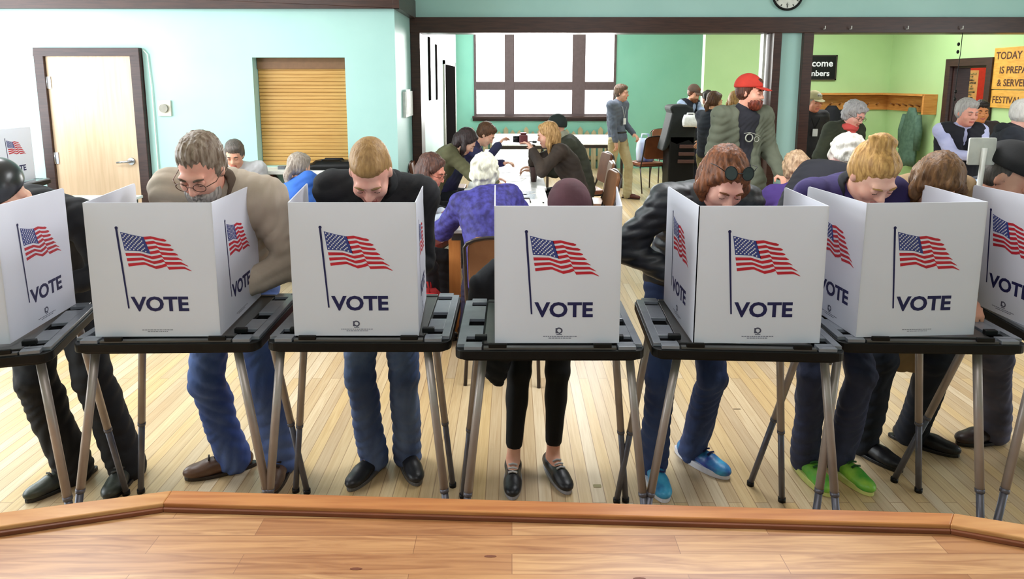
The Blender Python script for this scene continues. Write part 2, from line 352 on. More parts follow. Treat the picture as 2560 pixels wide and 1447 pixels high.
# coat rack running round the corner
cr = empty('coat_rack',(6.1,11.0,1.42), label='long orange pine coat rack shelf running round the corner of the green walls', cat='coat rack')
M_pine = mat('orange_pine',(206,142,74),0.45,rgb2=(186,120,56),nscale=3,stretch=(2,2,16))
MB().bx(-2.25,-0.002,-0.03,-0.002,-0.13,0.10).bx(-2.25,-0.002,-0.2,-0.002,0.11,0.14).build('back_board', M_pine, cr, 0.003)
MB().bx(-0.03,-0.002,-1.27,-0.03,-0.13,0.10).bx(-0.2,-0.002,-1.27,-0.2,0.11,0.14).bx(-0.2,-0.002,-1.29,-1.25,-0.15,0.14).build('side_board', M_pine, cr, 0.003)
M_peg = mat('peg_wood',(150,96,50),0.5)
for i in range(14): MB().tube([(-2.15+i*0.15,-0.03,-0.05),(-2.15+i*0.15,-0.10,-0.02)],0.011,8).build('peg', M_peg, cr)
for i in range(6): MB().tube([(-0.03,-0.25-i*0.17,-0.05),(-0.10,-0.25-i*0.17,-0.02)],0.011,8).build('peg', M_peg, cr)
# welcome sign
ws = empty('welcome_sign',(4.86,11.0,1.96), label='square black sign with white lettering Welcome partly behind the door post', cat='sign')
MB().bx(-0.35,0.35,-0.03,0,-0.19,0.19).build('sign_board', M_black, ws, 0.004)
MB().bx(-0.36,0.36,-0.035,0,0.18,0.2).bx(-0.36,0.36,-0.035,0,-0.2,-0.18).bx(-0.36,-0.335,-0.035,0,-0.2,0.2).bx(0.335,0.36,-0.035,0,-0.2,0.2).build('sign_frame', mat('sign_edge',(52,44,36),0.5), ws)
RX = Matrix.Rotation(math.pi/2,4,'X')
text_mesh('Welcome', 0.15, 'lettering', M_starw, ws, Matrix.Translation((-0.01,-0.032,0.02)) @ RX, align='CENTER', bold=0.003, sx=1.02)
text_mesh('Members', 0.125, 'lettering', M_starw, ws, Matrix.Translation((0.0,-0.032,-0.13)) @ RX, align='CENTER', bold=0.003, sx=1.05)
# food sign on the side wall (faces -X)
RS = Matrix.Rotation(-math.pi/2,4,'Z')
fs = empty('food_sign',(6.1,7.95,1.72), label='large orange wooden board sign with painted capitals beside the kitchen door', cat='sign')
M_orange = mat('sign_orange_wood',(222,166,74),0.5,rgb2=(206,148,58),nscale=3,stretch=(3,3,14))
MB().bx(-0.035,0,-0.55,0.66,-0.07,0.44).build('sign_board', M_orange, fs, 0.004)
MB().bx(-0.03,0,-0.55,0.70,-0.30,-0.08).build('lower_board', M_orange, fs, 0.004)
M_paint = mat('sign_paint_dark',(84,48,30),0.6)
for txt, z, sz, yy in (('TODAY THE', 0.30, 0.125, 0.62), ('IS PREPARED', 0.125, 0.12, 0.54), ('& SERVED', -0.03, 0.12, 0.56)):
    text_mesh(txt, sz, 'lettering', M_paint, fs, Matrix.Translation((-0.0365,yy,z)) @ RS @ RX, bold=0.002, sx=1.0)
text_mesh('FESTIVAL', 0.12, 'lettering', M_paint, fs, Matrix.Translation((-0.032,0.62,-0.24)) @ RS @ RX, bold=0.001)
# string of lights hanging in the right opening
hs = empty('hanging_light_string',(4.78,7.3,2.26), label='thin black string with small bulbs hanging from the brown beam', cat='string lights')
MB().tube([(0,0,0),(0.0,0,-0.2),(-0.012,0,-0.45),(-0.02,0,-0.8),(-0.03,0,-1.05)],0.004,6).build('wire', M_black, hs)
for dz in (0.12,0.20,0.62,0.70): MB().ball((-0.03+0.02*(dz>0.5)+0.0,0,-dz),(0.014,0.014,0.02),6).build('bulb', M_black, hs)
for x in (3.32,3.6,4.2,4.78): 
    o = MB().tube([(x,7.34,2.30),(x,7.30,2.30),(x,7.30,2.33)],0.005,6).build('cup_hook', M_white)
    tag(o,'small white hook screwed into the dark beam over the right opening','hook','hooks on the beam')
ls = MB().bx(-0.01,0,-0.035,0.035,-0.055,0.055).bx(-0.018,-0.01,-0.006,0.006,-0.012,0.012); o = ls.build('light_switch', M_white); o.location=(5.72,10.99,0.50); o.rotation_euler=(0,0,math.pi/2)
tag(o,'small white wall socket plate low on the green wall','socket')

# ================================================================ STAGE
SZ = 0.70
pts = [(-2.45,1.25),(-0.893,1.623),(1.10,1.529),(2.2,1.20)]
poly = [(-2.45,-3.5)]+pts+[(2.2,-3.5)]
struct('floor_stage', MB().prism(poly, 0.0, SZ-0.02), M_stage)
# raised curb board on the edge, in three mitred lengths
def off(a, b, d):
    v = Vector((b[0]-a[0], b[1]-a[1])).normalized(); n = Vector((v.y, -v.x)); return n*d
inner = [(-2.42,1.17),(-0.888,1.568),(1.062,1.484),(2.17,1.12)]
for i, nm in enumerate(('trim_6','trim_7','trim_8')):
    struct(nm, MB().prism([pts[i],pts[i+1],inner[i+1],inner[i]], SZ-0.02, SZ), M_nose if i == 1 else mat('stage_curb_side_wood',(208,154,100),0.3,rgb2=(190,132,80),nscale=3,stretch=(2,12,12)), 0.003)

M_shadeknot = mat('curb_shade_and_knot_brown', (120,66,40), 0.5, rgb2=(100,54,34), nscale=4)  # brown for the painted curb shade, also used for board knots
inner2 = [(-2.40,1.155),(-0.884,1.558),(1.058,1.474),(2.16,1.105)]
for i in range(3): struct('trim_%d'%(9+i), MB().prism([inner[i],inner[i+1],inner2[i+1],inner2[i]], SZ-0.02, SZ-0.009), M_shadeknot, 0.002)  # dark strips added as the shaded inner face of the curb
for x, y in ((-0.05,1.40),(0.28,1.33),(-0.35,1.36),(0.62,1.28)):
    o = MB().prism([(0.009*math.cos(a)*1.6,0.004*math.sin(a)) for a in [k*0.7 for k in range(9)]],0,0.0006).build('wood_knot', M_shadeknot); o.location=(x,y,SZ-0.02)
    tag(o,'small dark knot mark in the orange stage boards','knot','knots in the stage boards')

# ================================================================ VOTING BOOTHS
PW, PH, PZ = 0.415, 0.462, 0.902      # screen panel width, height, foot
def flag_mesh(name, parent, M):
    """waving flag print with 7 red stripes, starred canton, pole: x right, y up, metres from the panel's lower left corner"""
    mb = MB()
    TX, TY = [300,430,530,600,700,760,800,870], [275,310,328,322,348,354,374,430]
    BX, BY = [350,430,520,575,630,690,738,752,850,920,990], [632,622,612,636,658,646,628,666,662,660,694]
    def W_(u, v):
        x0 = 300+u*520; x1 = 355+u*635; X = x0*(1-v)+x1*v
        yt = float(np.interp(x0, TX, TY)); yb = float(np.interp(x1, BX, BY)); Y = yt+v*(yb-yt)
        return (0.1035+(X-265)*0.000331, 0.376-(Y-240)*0.000331, 0)
    z = lambda p, e: (p[0], p[1], e)
    N = 30
    for i in range(13):
        if i % 2: continue
        u0 = 0.43 if i < 7 else 0.0
        u1 = 0.86+0.14*(i/12)**1.2 + (0.02 if i in (2,10) else 0)
        v0, v1 = i/13, (i+1)/13; mb.cur = 0; vs = []; fs = []
        for k in range(N+1):
            u = u0+(u1-u0)*k/N; th = 1.0 if k < N-2 else (0.55 if k == N-1 else (0.8 if k==N-2 else 0.25))
            c = (v0+v1)/2; h = (v1-v0)/2*th*1.16
            # a fold near the middle shifts the stripes
            vs += [W_(u, c-h), W_(u, c+h)]
        fs = [(2*k,2*k+1,2*k+3,2*k+2) for k in range(N)]
        mb.add(vs, fs)
    mb.cur = 1; vs = []; fs = []
    for k in range(9):
        for j in range(5): vs.append(W_(0.0+0.44*k/8, 7/13*j/4))
    fs = [(k*5+j,k*5+j+1,k*5+j+6,k*5+j+5) for k in range(8) for j in range(4)]
    mb.add(vs, fs)
    mb.cur = 2
    for r in range(9):
        for cidx in range(6 if r % 2 == 0 else 5):
            u = 0.03+0.034*2*(cidx+(0.5 if r % 2 else 0)); v = 7/13*(r+0.75)/9.6
            c = Vector(z(W_(u, v), 0.0004)); R0 = 0.0036
            vs = [c+Vector((R0*(1 if q%2==0 else 0.42)*math.sin(math.pi*q/5), R0*(1 if q%2==0 else 0.42)*math.cos(math.pi*q/5), 0)) for q in range(10)]
            mb.add(vs, [tuple(range(10))])
    mb.cur = 3
    mb.add([(0.0995,0.376,0.0002),(0.1068,0.376,0.0002),(0.1242,0.10,0.0002),(0.1188,0.10,0.0002)], [(0,1,2,3)])
    c = [(0.1035+0.0055*math.cos(t*math.pi/5), 0.378+0.0055*math.sin(t*math.pi/5), 0.0003) for t in range(10)]
    mb.add(c, [tuple(range(10))])
    mb.v = [tuple(M @ Vector(v)) for v in mb.v]
    return mb.build(name, [M_red, M_flagblue, M_starw, M_navy], parent)
def prints(scr, M, mark=True):
    flag_mesh('flag_print', scr, M)
    text_mesh('VOTE', 0.0685, 'vote_lettering', M_navy, scr, M @ Matrix.Translation((0.134,0.092,0)), extrude=0.0002, bold=0.0022, sx=1.09)
    m = MB(); 
    if mark:
        cx, cy = 0.212, 0.042
        m.add([(cx-0.011,cy-0.008,0),(cx+0.003,cy-0.008,0),(cx-0.006,cy+0.0,0),(cx-0.003,cy+0.010,0),(cx-0.011,cy+0.010,0)],[(0,1,2,3,4)])
        m.add([(cx+0.0125*math.cos(a)*s_, cy+0.001+0.011*math.sin(a)*s_, 0) for s_, rg in ((1,range(-4,6)),(0.6,range(5,-5,-1))) for a in [q*0.4 for q in rg]],[tuple(range(20))])
        m.add([(cx-0.008,cy-0.013,0),(cx+0.010,cy-0.013,0),(cx+0.010,cy-0.0105,0),(cx-0.008,cy-0.0105,0)],[(0,1,2,3)])
    for wx, yy in ((0.052,0.0225),(0.034,0.0165)):
        x = 0.212-wx
        while x < 0.212+wx:
            l = 0.004+0.006*random.random(); m.add([(x,yy,0),(x+l,yy,0),(x+l,yy+0.0022,0),(x,yy+0.0022,0)],[(0,1,2,3)]); x += l+0.0018
    m.v = [tuple(M @ Vector(v)) for v in m.v]
    m.build('maker_mark', M_greyprint if not mark else M_mark, scr)
M_slot = mat('slot_recess_black',(6,6,7),0.9,spec=0.05)
M_mark = mat('mark_print',(80,80,100),0.6)
def facing(a, b):
    """matrix that lays a print on the upright panel running from a to b (left to right as seen from outside)"""
    ax = (Vector((b[0],b[1],0))-Vector((a[0],a[1],0))).normalized(); up = Vector((0,0,1)); n = ax.cross(up)
    M = Matrix.Identity(4)
    for i, c in enumerate((ax, up, n)):
        for r in range(3): M[r][i] = c[r]
    M.translation = Vector((a[0],a[1],PZ)) + n*0.0006
    return M
def leg_between(a, b, par):
    a = Vector(a); b = Vector(b); d = b-a; k = a+d*0.60
    lo = MB().tube([a, k], 0.0145, 14).build('leg', M_legm, par)
    MB().tube([k-d*0.01, b+Vector((0,0,0.012))], 0.0125, 14).tube([k-d*0.012, k+d*0.004], 0.0155, 12).build('leg_extension', M_legb, lo)
    MB().tube([b+Vector((0,0,0.0)), b+Vector((0,0,0.018))], 0.0155, 12).build('foot_cap', M_black, lo)
def booth(cx, yf, yaw, scr4, legs, label, marks=(True,True,True), w=0.625, dep=0.505, gk=True):
    R = Matrix.Rotation(math.radians(yaw), 4, 'Z'); root = empty('voting_booth', (cx,yf,0), label=label, cat='voting booth', group=None)
    inv = Matrix.Translation((-cx,-yf,0))
    def T(x, y, z): return (R @ Vector((x,y,z)))
    # case body
    body = MB()
    body.prism(rrect(w, dep, 0.035, 6, 0, dep/2), 0.858, 0.889, R)
    body.prism(rrect(w-0.03, dep-0.03, 0.03, 5, 0, dep/2), 0.848, 0.859, R)
    tt = body.build('case', M_black, root, 0.003)
    # tray: strips with rectangular slots along both sides, writing surface between
    sw = 0.088
    for s in (-1,1):
        m = MB()
        x_out, x_in = s*(w/2-0.006), s*(w/2-sw)
        xm = s*(w/2-0.032)
        def B(x0,x1,y0,y1,z1=0.901): m.box(T((x0+x1)/2,(y0+y1)/2,(0.8885+z1)/2),(abs(x1-x0),y1-y0,z1-0.8885),R=R.to_3x3())
        B(x_out,xm,0.03,dep-0.03)
        for y0,y1 in ((0.006,0.050),(0.098,0.200),(0.268,0.410),(0.452,dep-0.006)):
            B(xm,x_in,max(y0,0.03),min(y1,dep-0.03))
        B(s*(w/2-0.03),x_in,0.006,0.03); B(s*(w/2-0.03),x_in,dep-0.03,dep-0.006)
        m.build('slotted_rim', M_rim, tt, 0.0015)
        for y0,y1 in ((0.050,0.098),(0.200,0.268),(0.410,0.452)):
            MB().box(T(s*(w/2-0.060),(y0+y1)/2,0.8898),(0.052,y1-y0-0.002,0.0012),R=R.to_3x3()).build('slot', M_slot, tt)
    m = MB(); iw = w-2*sw-0.012
    m.box(T(0,dep/2+0.01,0.8915),(iw,dep-0.09,0.006),R=R.to_3x3()).box(T(0,0.017,0.893),(iw,0.018,0.009),R=R.to_3x3())
    m.box(T(0,dep-0.02,0.893),(iw,0.022,0.009),R=R.to_3x3())
    m.build('writing_surface', M_tray, tt, 0.0015)
    for s in (-1,1):
        MB().box(T(s*(PW/2+0.022),0.075,0.906),(0.042,0.02,0.018),R=R.to_3x3()).build('screen_clip', M_black, tt, 0.003)
        MB().box(T(s*(PW/2-0.035),0.011,0.903),(0.06,0.010,0.016),R=R.to_3x3()).build('screen_clip', M_black, tt, 0.003)
    # folded screen
    RL, FL, FR, RR = [(p[0]-cx, p[1]-yf) for p in scr4]
    th = 0.004
    sc = MB()
    def panel(a, b, zt0=PH, zt1=PH, cut=None):
        a = Vector((a[0],a[1],0)); b = Vector((b[0],b[1],0)); ax = (b-a).normalized(); n = ax.cross(Vector((0,0,1))); L = (b-a).length
        r = 0.012
        prof = [(0,0),(L,0)]
        if cut == 'b': prof += [(L,zt1-r)]+[(L-r+r*math.cos(t),zt1-r+r*math.sin(t)) for t in (0.4,0.8,1.2)]+[(L-r,zt1),(0,zt0)]
        elif cut == 'a': prof += [(L,zt1),(r,zt0)]+[(r-r*math.sin(t),zt0-r+r*math.cos(t)) for t in (0.4,0.8,1.2)]+[(0,zt0-r)]
        else: prof += [(L,zt1),(0,zt0)]
        M = Matrix(((ax.x,0,-n.x,a.x),(ax.y,0,-n.y,a.y),(0,1,0,PZ),(0,0,0,1)))
        sc.prism(prof, 0, th, M)
    panel(FL, FR); panel(RL, FL, PH-0.004, PH, 'a'); panel(FR, RR, PH, PH-0.004, 'b')
    so = sc.build('privacy_screen', M_screen, root, 0.001)
    prints(so, facing(FL, FR), marks[0]); prints(so, facing(RL, FL), marks[1]); prints(so, facing(FR, RR), marks[2])
    for a, b in legs: leg_between((a[0]-cx,a[1]-yf,a[2]), (b[0]-cx,b[1]-yf,0), root)
    return root
def L4(cx, yf, FLx, BLp, FRx, BRp, yt=2.24):
    """four splayed legs: feet given, tops below the case"""
    t = 0.18; y0 = yf
    return [((cx-0.235+t*0,y0+0.09,0.86),(FLx,y0-0.03)), ((cx-0.225,y0+0.40,0.86),BLp), ((cx+0.235,y0+0.09,0.86),(FRx,y0-0.03)), ((cx+0.225,y0+0.40,0.86),BRp)]
booth(-1.80,1.99,15,[(-2.20,2.35),(-2.08,2.03),(-1.66,2.12),(-1.70,2.52)],
      [((-2.03,2.03,0.86),(-2.14,1.9)),((-2.1,2.36,0.86),(-2.25,2.5)),((-1.585,2.14,0.86),(-1.484,2.10)),((-1.655,2.45,0.86),(-1.661,2.659))],
      'voting booth of the voter in a shiny black cap, cut by the frame')
booth(-1.168,2.15,1.5,[(-1.50,2.64),(-1.415,2.18),(-0.992,2.185),(-1.015,2.62)],
      [((-1.44,2.22,0.86),(-1.556,2.12)),((-1.46,2.55,0.86),(-1.605,2.673)),((-0.955,2.22,0.86),(-0.791,2.12)),((-0.975,2.55,0.86),(-0.886,2.67))],
      'voting booth with white flag screen used by the bearded man in glasses', marks=(False,False,False))
booth(-0.5205,2.16,0,[(-0.815,2.64),(-0.742,2.19),(-0.318,2.19),(-0.345,2.61)],
      [((-0.80,2.22,0.86),(-0.878,2.12)),((-0.80,2.5,0.86),(-0.937,2.679)),((-0.295,2.22,0.86),(-0.197,2.12)),((-0.31,2.5,0.86),(-0.26,2.717))],
      'voting booth with white flag screen used by the blond man in a black coat')
booth(0.125,2.09,0,[(-0.068,2.60),(-0.057,2.125),(0.355,2.125),(0.405,2.56)],
      [((-0.095,2.2,0.86),(-0.193,2.1)),((-0.12,2.48,0.86),(-0.21,2.64)),((0.40,2.2,0.86),(0.489,2.1)),((0.39,2.48,0.86),(0.481,2.612))],
      'voting booth in the middle used by the person in a maroon knit hat')
booth(0.775,2.085,-3,[(0.600,2.56),(0.600,2.125),(1.020,2.125),(1.045,2.54)],
      [((0.575,2.2,0.86),(0.416,2.1)),((0.54,2.48,0.86),(0.443,2.606)),((1.07,2.2,0.86),(1.151,2.1)),((1.03,2.48,0.86),(1.143,2.612))],
      'voting booth used by the auburn haired woman with sunglasses on her head')
booth(1.415,2.145,-2,[(1.140,2.56),(1.166,2.175),(1.582,2.20),(1.612,2.60)],
      [((1.135,2.22,0.86),(1.032,2.12)),((1.19,2.55,0.86),(1.051,2.728)),((1.612,2.22,0.86),(1.651,2.12)),((1.61,2.55,0.86),(1.762,2.679))],
      'voting booth used by the brown haired voter, right of the blonde bun', marks=(False,True,True))
booth(2.105,2.16,-5,[(1.805,2.60),(1.825,2.17),(2.24,2.16),(2.28,2.56)],
      [((1.83,2.22,0.86),(1.65,2.12)),((1.86,2.55,0.86),(1.70,2.755)),((2.34,2.2,0.86),(2.45,2.08)),((2.37,2.5,0.86),(2.49,2.68))],
      'voting booth cut by the frame in front of the man in a black flat cap')
booth(-4.42,5.45,0,[(-4.63,5.9),(-4.625,5.47),(-4.205,5.47),(-4.22,5.9)],
      L4(-4.42,5.45,-4.7,(-4.7,6.0),-4.1,(-4.1,6.0)),
      'distant voting booth with white flag screen standing by the wood veneer door')

# ================================================================ CHAIRS, TABLES, THINGS ON THEM
M_chrome = mat('chair_frame_metal',(70,62,60),0.3,0.6)
M_pad = mat('brown_vinyl_pad',(132,78,52),0.45,rgb2=(112,64,42),nscale=5,bump=0.08)
M_padtan = mat('tan_brown_vinyl_pad',(150,104,72),0.45,rgb2=(134,90,60),nscale=5,bump=0.08)
M_padred = mat('oxblood_vinyl_pad',(122,46,40),0.4,rgb2=(100,36,34),nscale=5)
def chair(loc, yaw, label, pad=M_pad, group=None):
    """stacking banquet chair; seat faces -Y at yaw 0, back at +Y side"""
    c = empty('stacking_chair', loc, math.radians(yaw), label, 'chair', group)
    MB().prism(rrect(0.42,0.42,0.05,5,0,0.0),0.42,0.47).build('seat', pad, c, 0.012)
    Mb = Matrix.Translation((0,0.235,0.52)) @ Matrix.Rotation(math.radians(-10),4,'X') @ Matrix(((1,0,0,0),(0,0,1,0),(0,1,0,0),(0,0,0,1)))
    MB().prism(rrect(0.38,0.36,0.07,6,0,0.20),-0.02,0.02,Mb).build('backrest', pad, c, 0.01)
    for s in (-1,1):
        MB().tube([(s*0.20,-0.19,0.425),(s*0.215,-0.215,0.0)],0.011,8).build('leg', M_chrome, c)
        MB().tube([(s*0.20,0.17,0.425),(s*0.215,0.27,0.0)],0.011,8).build('leg', M_chrome, c)
    N = 8
    arc = [(0.205*math.cos(math.pi*i/N)*1.0, 0.315, 0.84+0.06*math.sin(math.pi*i/N)) for i in range(N+1)]
    MB().tube([(0.205,0.18,0.40),(0.207,0.235,0.52)]+arc+[(-0.207,0.235,0.52),(-0.205,0.18,0.40)],0.011,8).build('back_frame', M_chrome, c)
    MB().tube([(-0.2,-0.19,0.41),(0.2,-0.19,0.41),(0.2,0.17,0.41),(-0.2,0.17,0.41)],0.010,8,closed=True).build('seat_frame', M_chrome, c)
    return c
M_tabletop = mat('white_laminate',(238,238,236),0.3)
M_woodleg = mat('orange_wood_leg',(200,128,66),0.45,rgb2=(184,112,54),nscale=4,stretch=(8,8,1))
M_tabapron = mat('table_apron_dark',(60,52,50),0.5)
def table(cx, y0, y1, w, label, leg=M_chrome, apron=False, sq=0.02, group=None):
    t = empty('folding_table', (cx,(y0+y1)/2,0), 0, label, 'table', group); L = y1-y0
    MB().bx(-w/2,w/2,-L/2,L/2,0.72,0.745).build('table_top', M_tabletop, t, 0.004)
    MB().bx(-w/2+0.03,w/2-0.03,-L/2+0.03,L/2-0.03,0.665,0.72).build('apron', M_tabapron, t, 0.003)
    for sx in (-1,1):
        for sy in (-1,1):
            x, y = sx*(w/2-0.05), sy*(L/2-0.07)
            MB().bx(x-sq,x+sq,y-sq,y+sq,0,0.665).build('leg', leg, t, 0.003)
    return t
table(-0.07,4.52,6.32,0.76,'white topped table with orange wooden legs nearest the voting booths, ballots and bin on it',M_woodleg,sq=0.04)
table(-0.05,6.34,8.14,0.76,'white folding table in the long row with the dark cup on it')
table(-0.02,8.16,9.96,0.76,'white folding table third in the long row, seated readers at its sides')
table(0.15,10.75,12.9,0.95,'empty white folding table by the picket fence under the big window')
table(1.42,10.9,12.7,0.86,'bare white folding table right of the window wall behind the man in a grey shirt')
table(-3.62,5.15,5.95,0.62,'small white table with papers between the two leftmost flag booths')
# papers and things on the tables
M_paper = mat('ballot_paper',(244,244,240),0.6,rgb2=(228,230,232),nscale=30)
M_paperg = mat('printed_paper',(206,212,218),0.6,rgb2=(170,178,190),nscale=60)
for i,(x,y,a,w,h) in enumerate([(-0.2,6.6,10,.21,.28),(0.02,6.9,-15,.21,.28),(0.12,7.3,5,.25,.3),(-0.16,7.5,30,.21,.28),(0.0,8.5,-8,.21,.28),(-0.2,5.9,12,.3,.22),(0.1,5.85,-5,.21,.28),(0.16,8.9,20,.2,.25),(-0.1,9.4,0,.25,.3),(0.05,6.1,60,.2,.28)]):
    o = MB().box((0,0,0.001),(w,h,0.002)).build('ballot_paper', M_paper if i%3 else M_paperg); o.location = (x,y,0.7455); o.rotation_euler=(0,0,math.radians(a))
    tag(o,'loose paper sheet lying on the long white table','paper','papers on the long table')
cup = empty('drinking_cup',(0.22,6.75,0.745),label='tall dark translucent cup standing on the long white table',cat='cup')
MB().lathe([(0,0),(0.028,0),(0.043,0.15),(0.044,0.152),(0.040,0.15),(0.026,0.006),(0,0.006)],n=24).build('cup_body', mat('smoky_plastic',(80,56,54),0.25), cup)
MB().tube([(0.0,0,0.02),(0.015,0,0.135)],0.003,6).build('straw', M_black, cup)
bn = empty('plastic_bin',(0.05,4.98,0.745),label='clear white plastic bin with a handle at the near end of the long table',cat='bin')
m = MB(); m.bx(-0.17,0.17,-0.13,0.13,0,0.008).bx(-0.17,-0.162,-0.13,0.13,0,0.10).bx(0.162,0.17,-0.13,0.13,0,0.10).bx(-0.17,0.17,-0.13,-0.122,0,0.10).bx(-0.17,0.17,0.122,0.13,0,0.10)
m.build('bin_body', mat('milky_plastic',(222,222,216),0.3), bn, 0.004)
MB().bx(-0.18,0.18,-0.14,0.14,0.10,0.108).build('lid', mat('bin_lid_plastic',(212,214,206),0.3), bn, 0.003)
MB().tube([(-0.09,0,0.108),(-0.08,0,0.14),(0.08,0,0.14),(0.09,0,0.108)],0.006,8).build('handle', M_tabapron, bn)
o = MB().box((0,0,0.004),(0.30,0.02,0.008)).build('black_ruler', M_black); o.location=(0.12,5.55,0.745); tag(o,'long thin black ruler lying across the near white table','ruler')
for x,y,n in ((0.40,10.95,'a'),(0.46,11.3,'b')):
    pass
gl = empty('folded_headphones',(0.28,11.0,0.745),label='black headphones lying on the empty far white table',cat='headphones')
MB().tube([(0.09*math.cos(t*0.35),0.07*math.sin(t*0.35),0.02) for t in range(10)],0.008,8).build('headband', M_black, gl)
for s in (-1,1): MB().lathe([(0,0),(0.035,0),(0.04,0.02),(0.035,0.035),(0,0.035)],(s*0.09,0,0),14).build('ear_cup', M_black, gl)
# papers and box on the small left table
o = MB().bx(-0.12,0.12,-0.15,0.15,0,0.03).build('paper_stack', M_paper); o.location=(-3.66,5.5,0.745); tag(o,'stack of white papers on the small left table','papers')
o = MB().prism(rrect(0.16,0.1,0.02),0,0.06).build('blue_tape_box', mat('pale_blue_box',(120,160,200),0.5)); o.location=(-3.52,5.32,0.745); tag(o,'small pale blue box on the small left table','box')
# bags on the floor and seat left
def bag(name, loc, size, m, label, cat='bag', yaw=0):
    b = empty(name, loc, math.radians(yaw), label, cat)
    w, d, h = size
    prof = [(0,0)]; mb = MB()
    lv = [(0,0.85),(0.06,1.0),(0.5,1.04),(0.85,0.9),(1.0,0.7)]
    rings = [(z*h, [(x*s, y*s) for x,y in rrect(w,d,min(w,d)*0.3,5)]) for z,s in lv]
    vs = []; 
    for i,(z,ps) in enumerate(rings): vs += [(x+0.01*math.sin(7*y+i),y,z+0.015*math.sin(9*x+i*2)*(z>0)) for x,y in ps]
    n = len(rings[0][1]); fs = [tuple(range(n))[::-1], tuple(range(4*n,5*n))]+[(i*n+k,i*n+(k+1)%n,(i+1)*n+(k+1)%n,(i+1)*n+k) for i in range(4) for k in range(n)]
    mb.add(vs, fs, True); mb.build('bag_body', m, b)
    for s in (-1,1): MB().tube([(-w*0.22,s*d*0.25,h*0.97),(-w*0.18,s*d*0.25,h*1.22),(w*0.18,s*d*0.25,h*1.22),(w*0.22,s*d*0.25,h*0.97)],0.008,8).build('strap', m, b)
    return b
M_redcloth = mat('red_cloth',(190,46,50),0.7,rgb2=(160,34,40),bump=0.1)
M_navycloth = mat('navy_cloth',(36,46,78),0.7,rgb2=(28,36,62),bump=0.1)
chair((-3.35,4.6,0),0,'brown stacking chair between the left flag booths with a red bag on its seat')
bag('red_bag',(-3.35,4.58,0.475),(0.3,0.24,0.26),M_redcloth,'red cloth bag sitting on a brown chair at the left')
bag('navy_bag',(-3.0,4.35,0),(0.36,0.26,0.42),M_navycloth,'dark navy bag on the floor beside the brown chair at left')
bag('red_tote',(-0.62,4.36,0),(0.34,0.22,0.36),M_redcloth,'red tote bag on the floor under the near end of the long table')
# chairs
chair((-0.04,3.96,0),176,'tan brown stacking chair with its back to the booths under the purple blouse woman',M_padtan)
chair((-0.93,4.66,0),90,'brown chair under the seated woman with a blue lanyard')
chair((-0.72,5.5,0),75,'oxblood chair tipped beside the near white table edge',M_padred)
chair((-0.84,6.36,0),88,'brown chair under the seated reader in an olive top')
chair((-0.78,7.2,0),92,'brown chair under the seated reader in a purple vest')
chair((0.70,6.45,0),-84,'brown chair under the blonde seated woman in a brown top',M_padtan)
chair((0.78,7.2,0),-92,'brown chair under the seated person in a dark knit cap',M_padtan)
chair((0.86,8.05,0),-80,'empty brown chair beyond the seated pair on the right side of the long table')
chair((2.15,10.75,0),200,'dark framed chair behind the walking man holding a white and blue bag')
chair((2.72,11.75,0),6,'broad rust brown chair standing alone against the far teal wall',M_pad)
chair((3.35,11.2,0),-8,'brown chair half hidden behind the people by the coats')
chair((-1.57,5.15,0),150,'brown chair under the grey curled woman in blue',M_padtan)
chair((1.95,4.45,0),170,'brown chair under the seated woman in a purple fleece')
chair((-2.42,6.02,0),4,'brown chair against the hatch wall under the seated man')
chair((-0.78,8.2,0),90,'empty dark chair farthest along the left side of the long table')
# white and blue bag on a chair
b = bag('shopping_bag',(2.12,10.70,0.475),(0.28,0.12,0.36),mat('white_blue_plastic',(210,222,240),0.35,rgb2=(96,130,214),nscale=4,stretch=(1.5,1.5,0.3)),'white and blue shopping bag on a chair behind the walking man')
# dark machine draped with black coats near the teal wall
cs = empty('equipment_cart',(2.50,10.1,0),0,'tall black equipment cart draped with a dark cloth by the teal wall','cart')
m = MB(); m.bx(-0.18,0.20,-0.2,0.2,0.12,0.95); m.build('cart_body', M_black, cs, 0.02)
m = MB(); m.prism([(-0.28,0.72),(-0.22,0.95),(-0.15,1.28),(-0.19,1.36),(-0.15,1.40),(0.05,1.41),(0.16,1.36),(0.21,1.05),(0.20,0.78),(0.10,0.86),(-0.07,0.80),(-0.16,0.84),(-0.22,0.74)],-0.20,0.22,Matrix(((1,0,0,0),(0,0,1,0),(0,1,0,0),(0,0,0,1)))); m.build('draped_cloth', mat('black_cloth',(26,30,30),0.8,bump=0.2,bscale=15), cs, 0.03)
for k,z in enumerate((0.55,0.66,0.77)): MB().bx(-0.05+k*0.01,0.19,-0.24,-0.20,z,z+0.05).build('drawer', mat('cart_drawer',(86,58,52),0.5), cs, 0.004)
for sx in (-1,1):
    for sy in (-1,1): MB().tube([(sx*0.16-0.02,sy*0.2,0.055),(sx*0.16+0.02,sy*0.2,0.055)],0.055,14).bx(sx*0.16-0.03,sx*0.16+0.03,sy*0.2-0.03,sy*0.2+0.03,0.09,0.125).build('caster', M_black, cs)
o = bag('white_plush_bag',(2.62,9.62,1.0),(0.24,0.10,0.16),mat('white_plush',(236,236,234),0.9,bump=0.3,bscale=30),'crumpled white plush bag lying against the black cloth on the cart'); o.location=(2.60,9.83,1.09)
# black bag on hatch counter, small items
o = bag('black_counter_bag',(-1.68,6.26,0.94),(0.44,0.2,0.075),M_black,'flat black bag lying on the white hatch counter')
for x,z,c in ((-2.15,0.03,(120,124,130)),(-1.95,0.025,(200,200,205))):
    o = MB().prism(rrect(0.07,0.05,0.01),0,z).build('counter_tray', mat('tray_%d'%int(-x*100),c,0.5)); o.location=(x,6.24,0.94)
    tag(o,'small dark box on the white hatch counter' if c[0]<150 else 'small pale box on the white hatch counter beside the dark one','box')
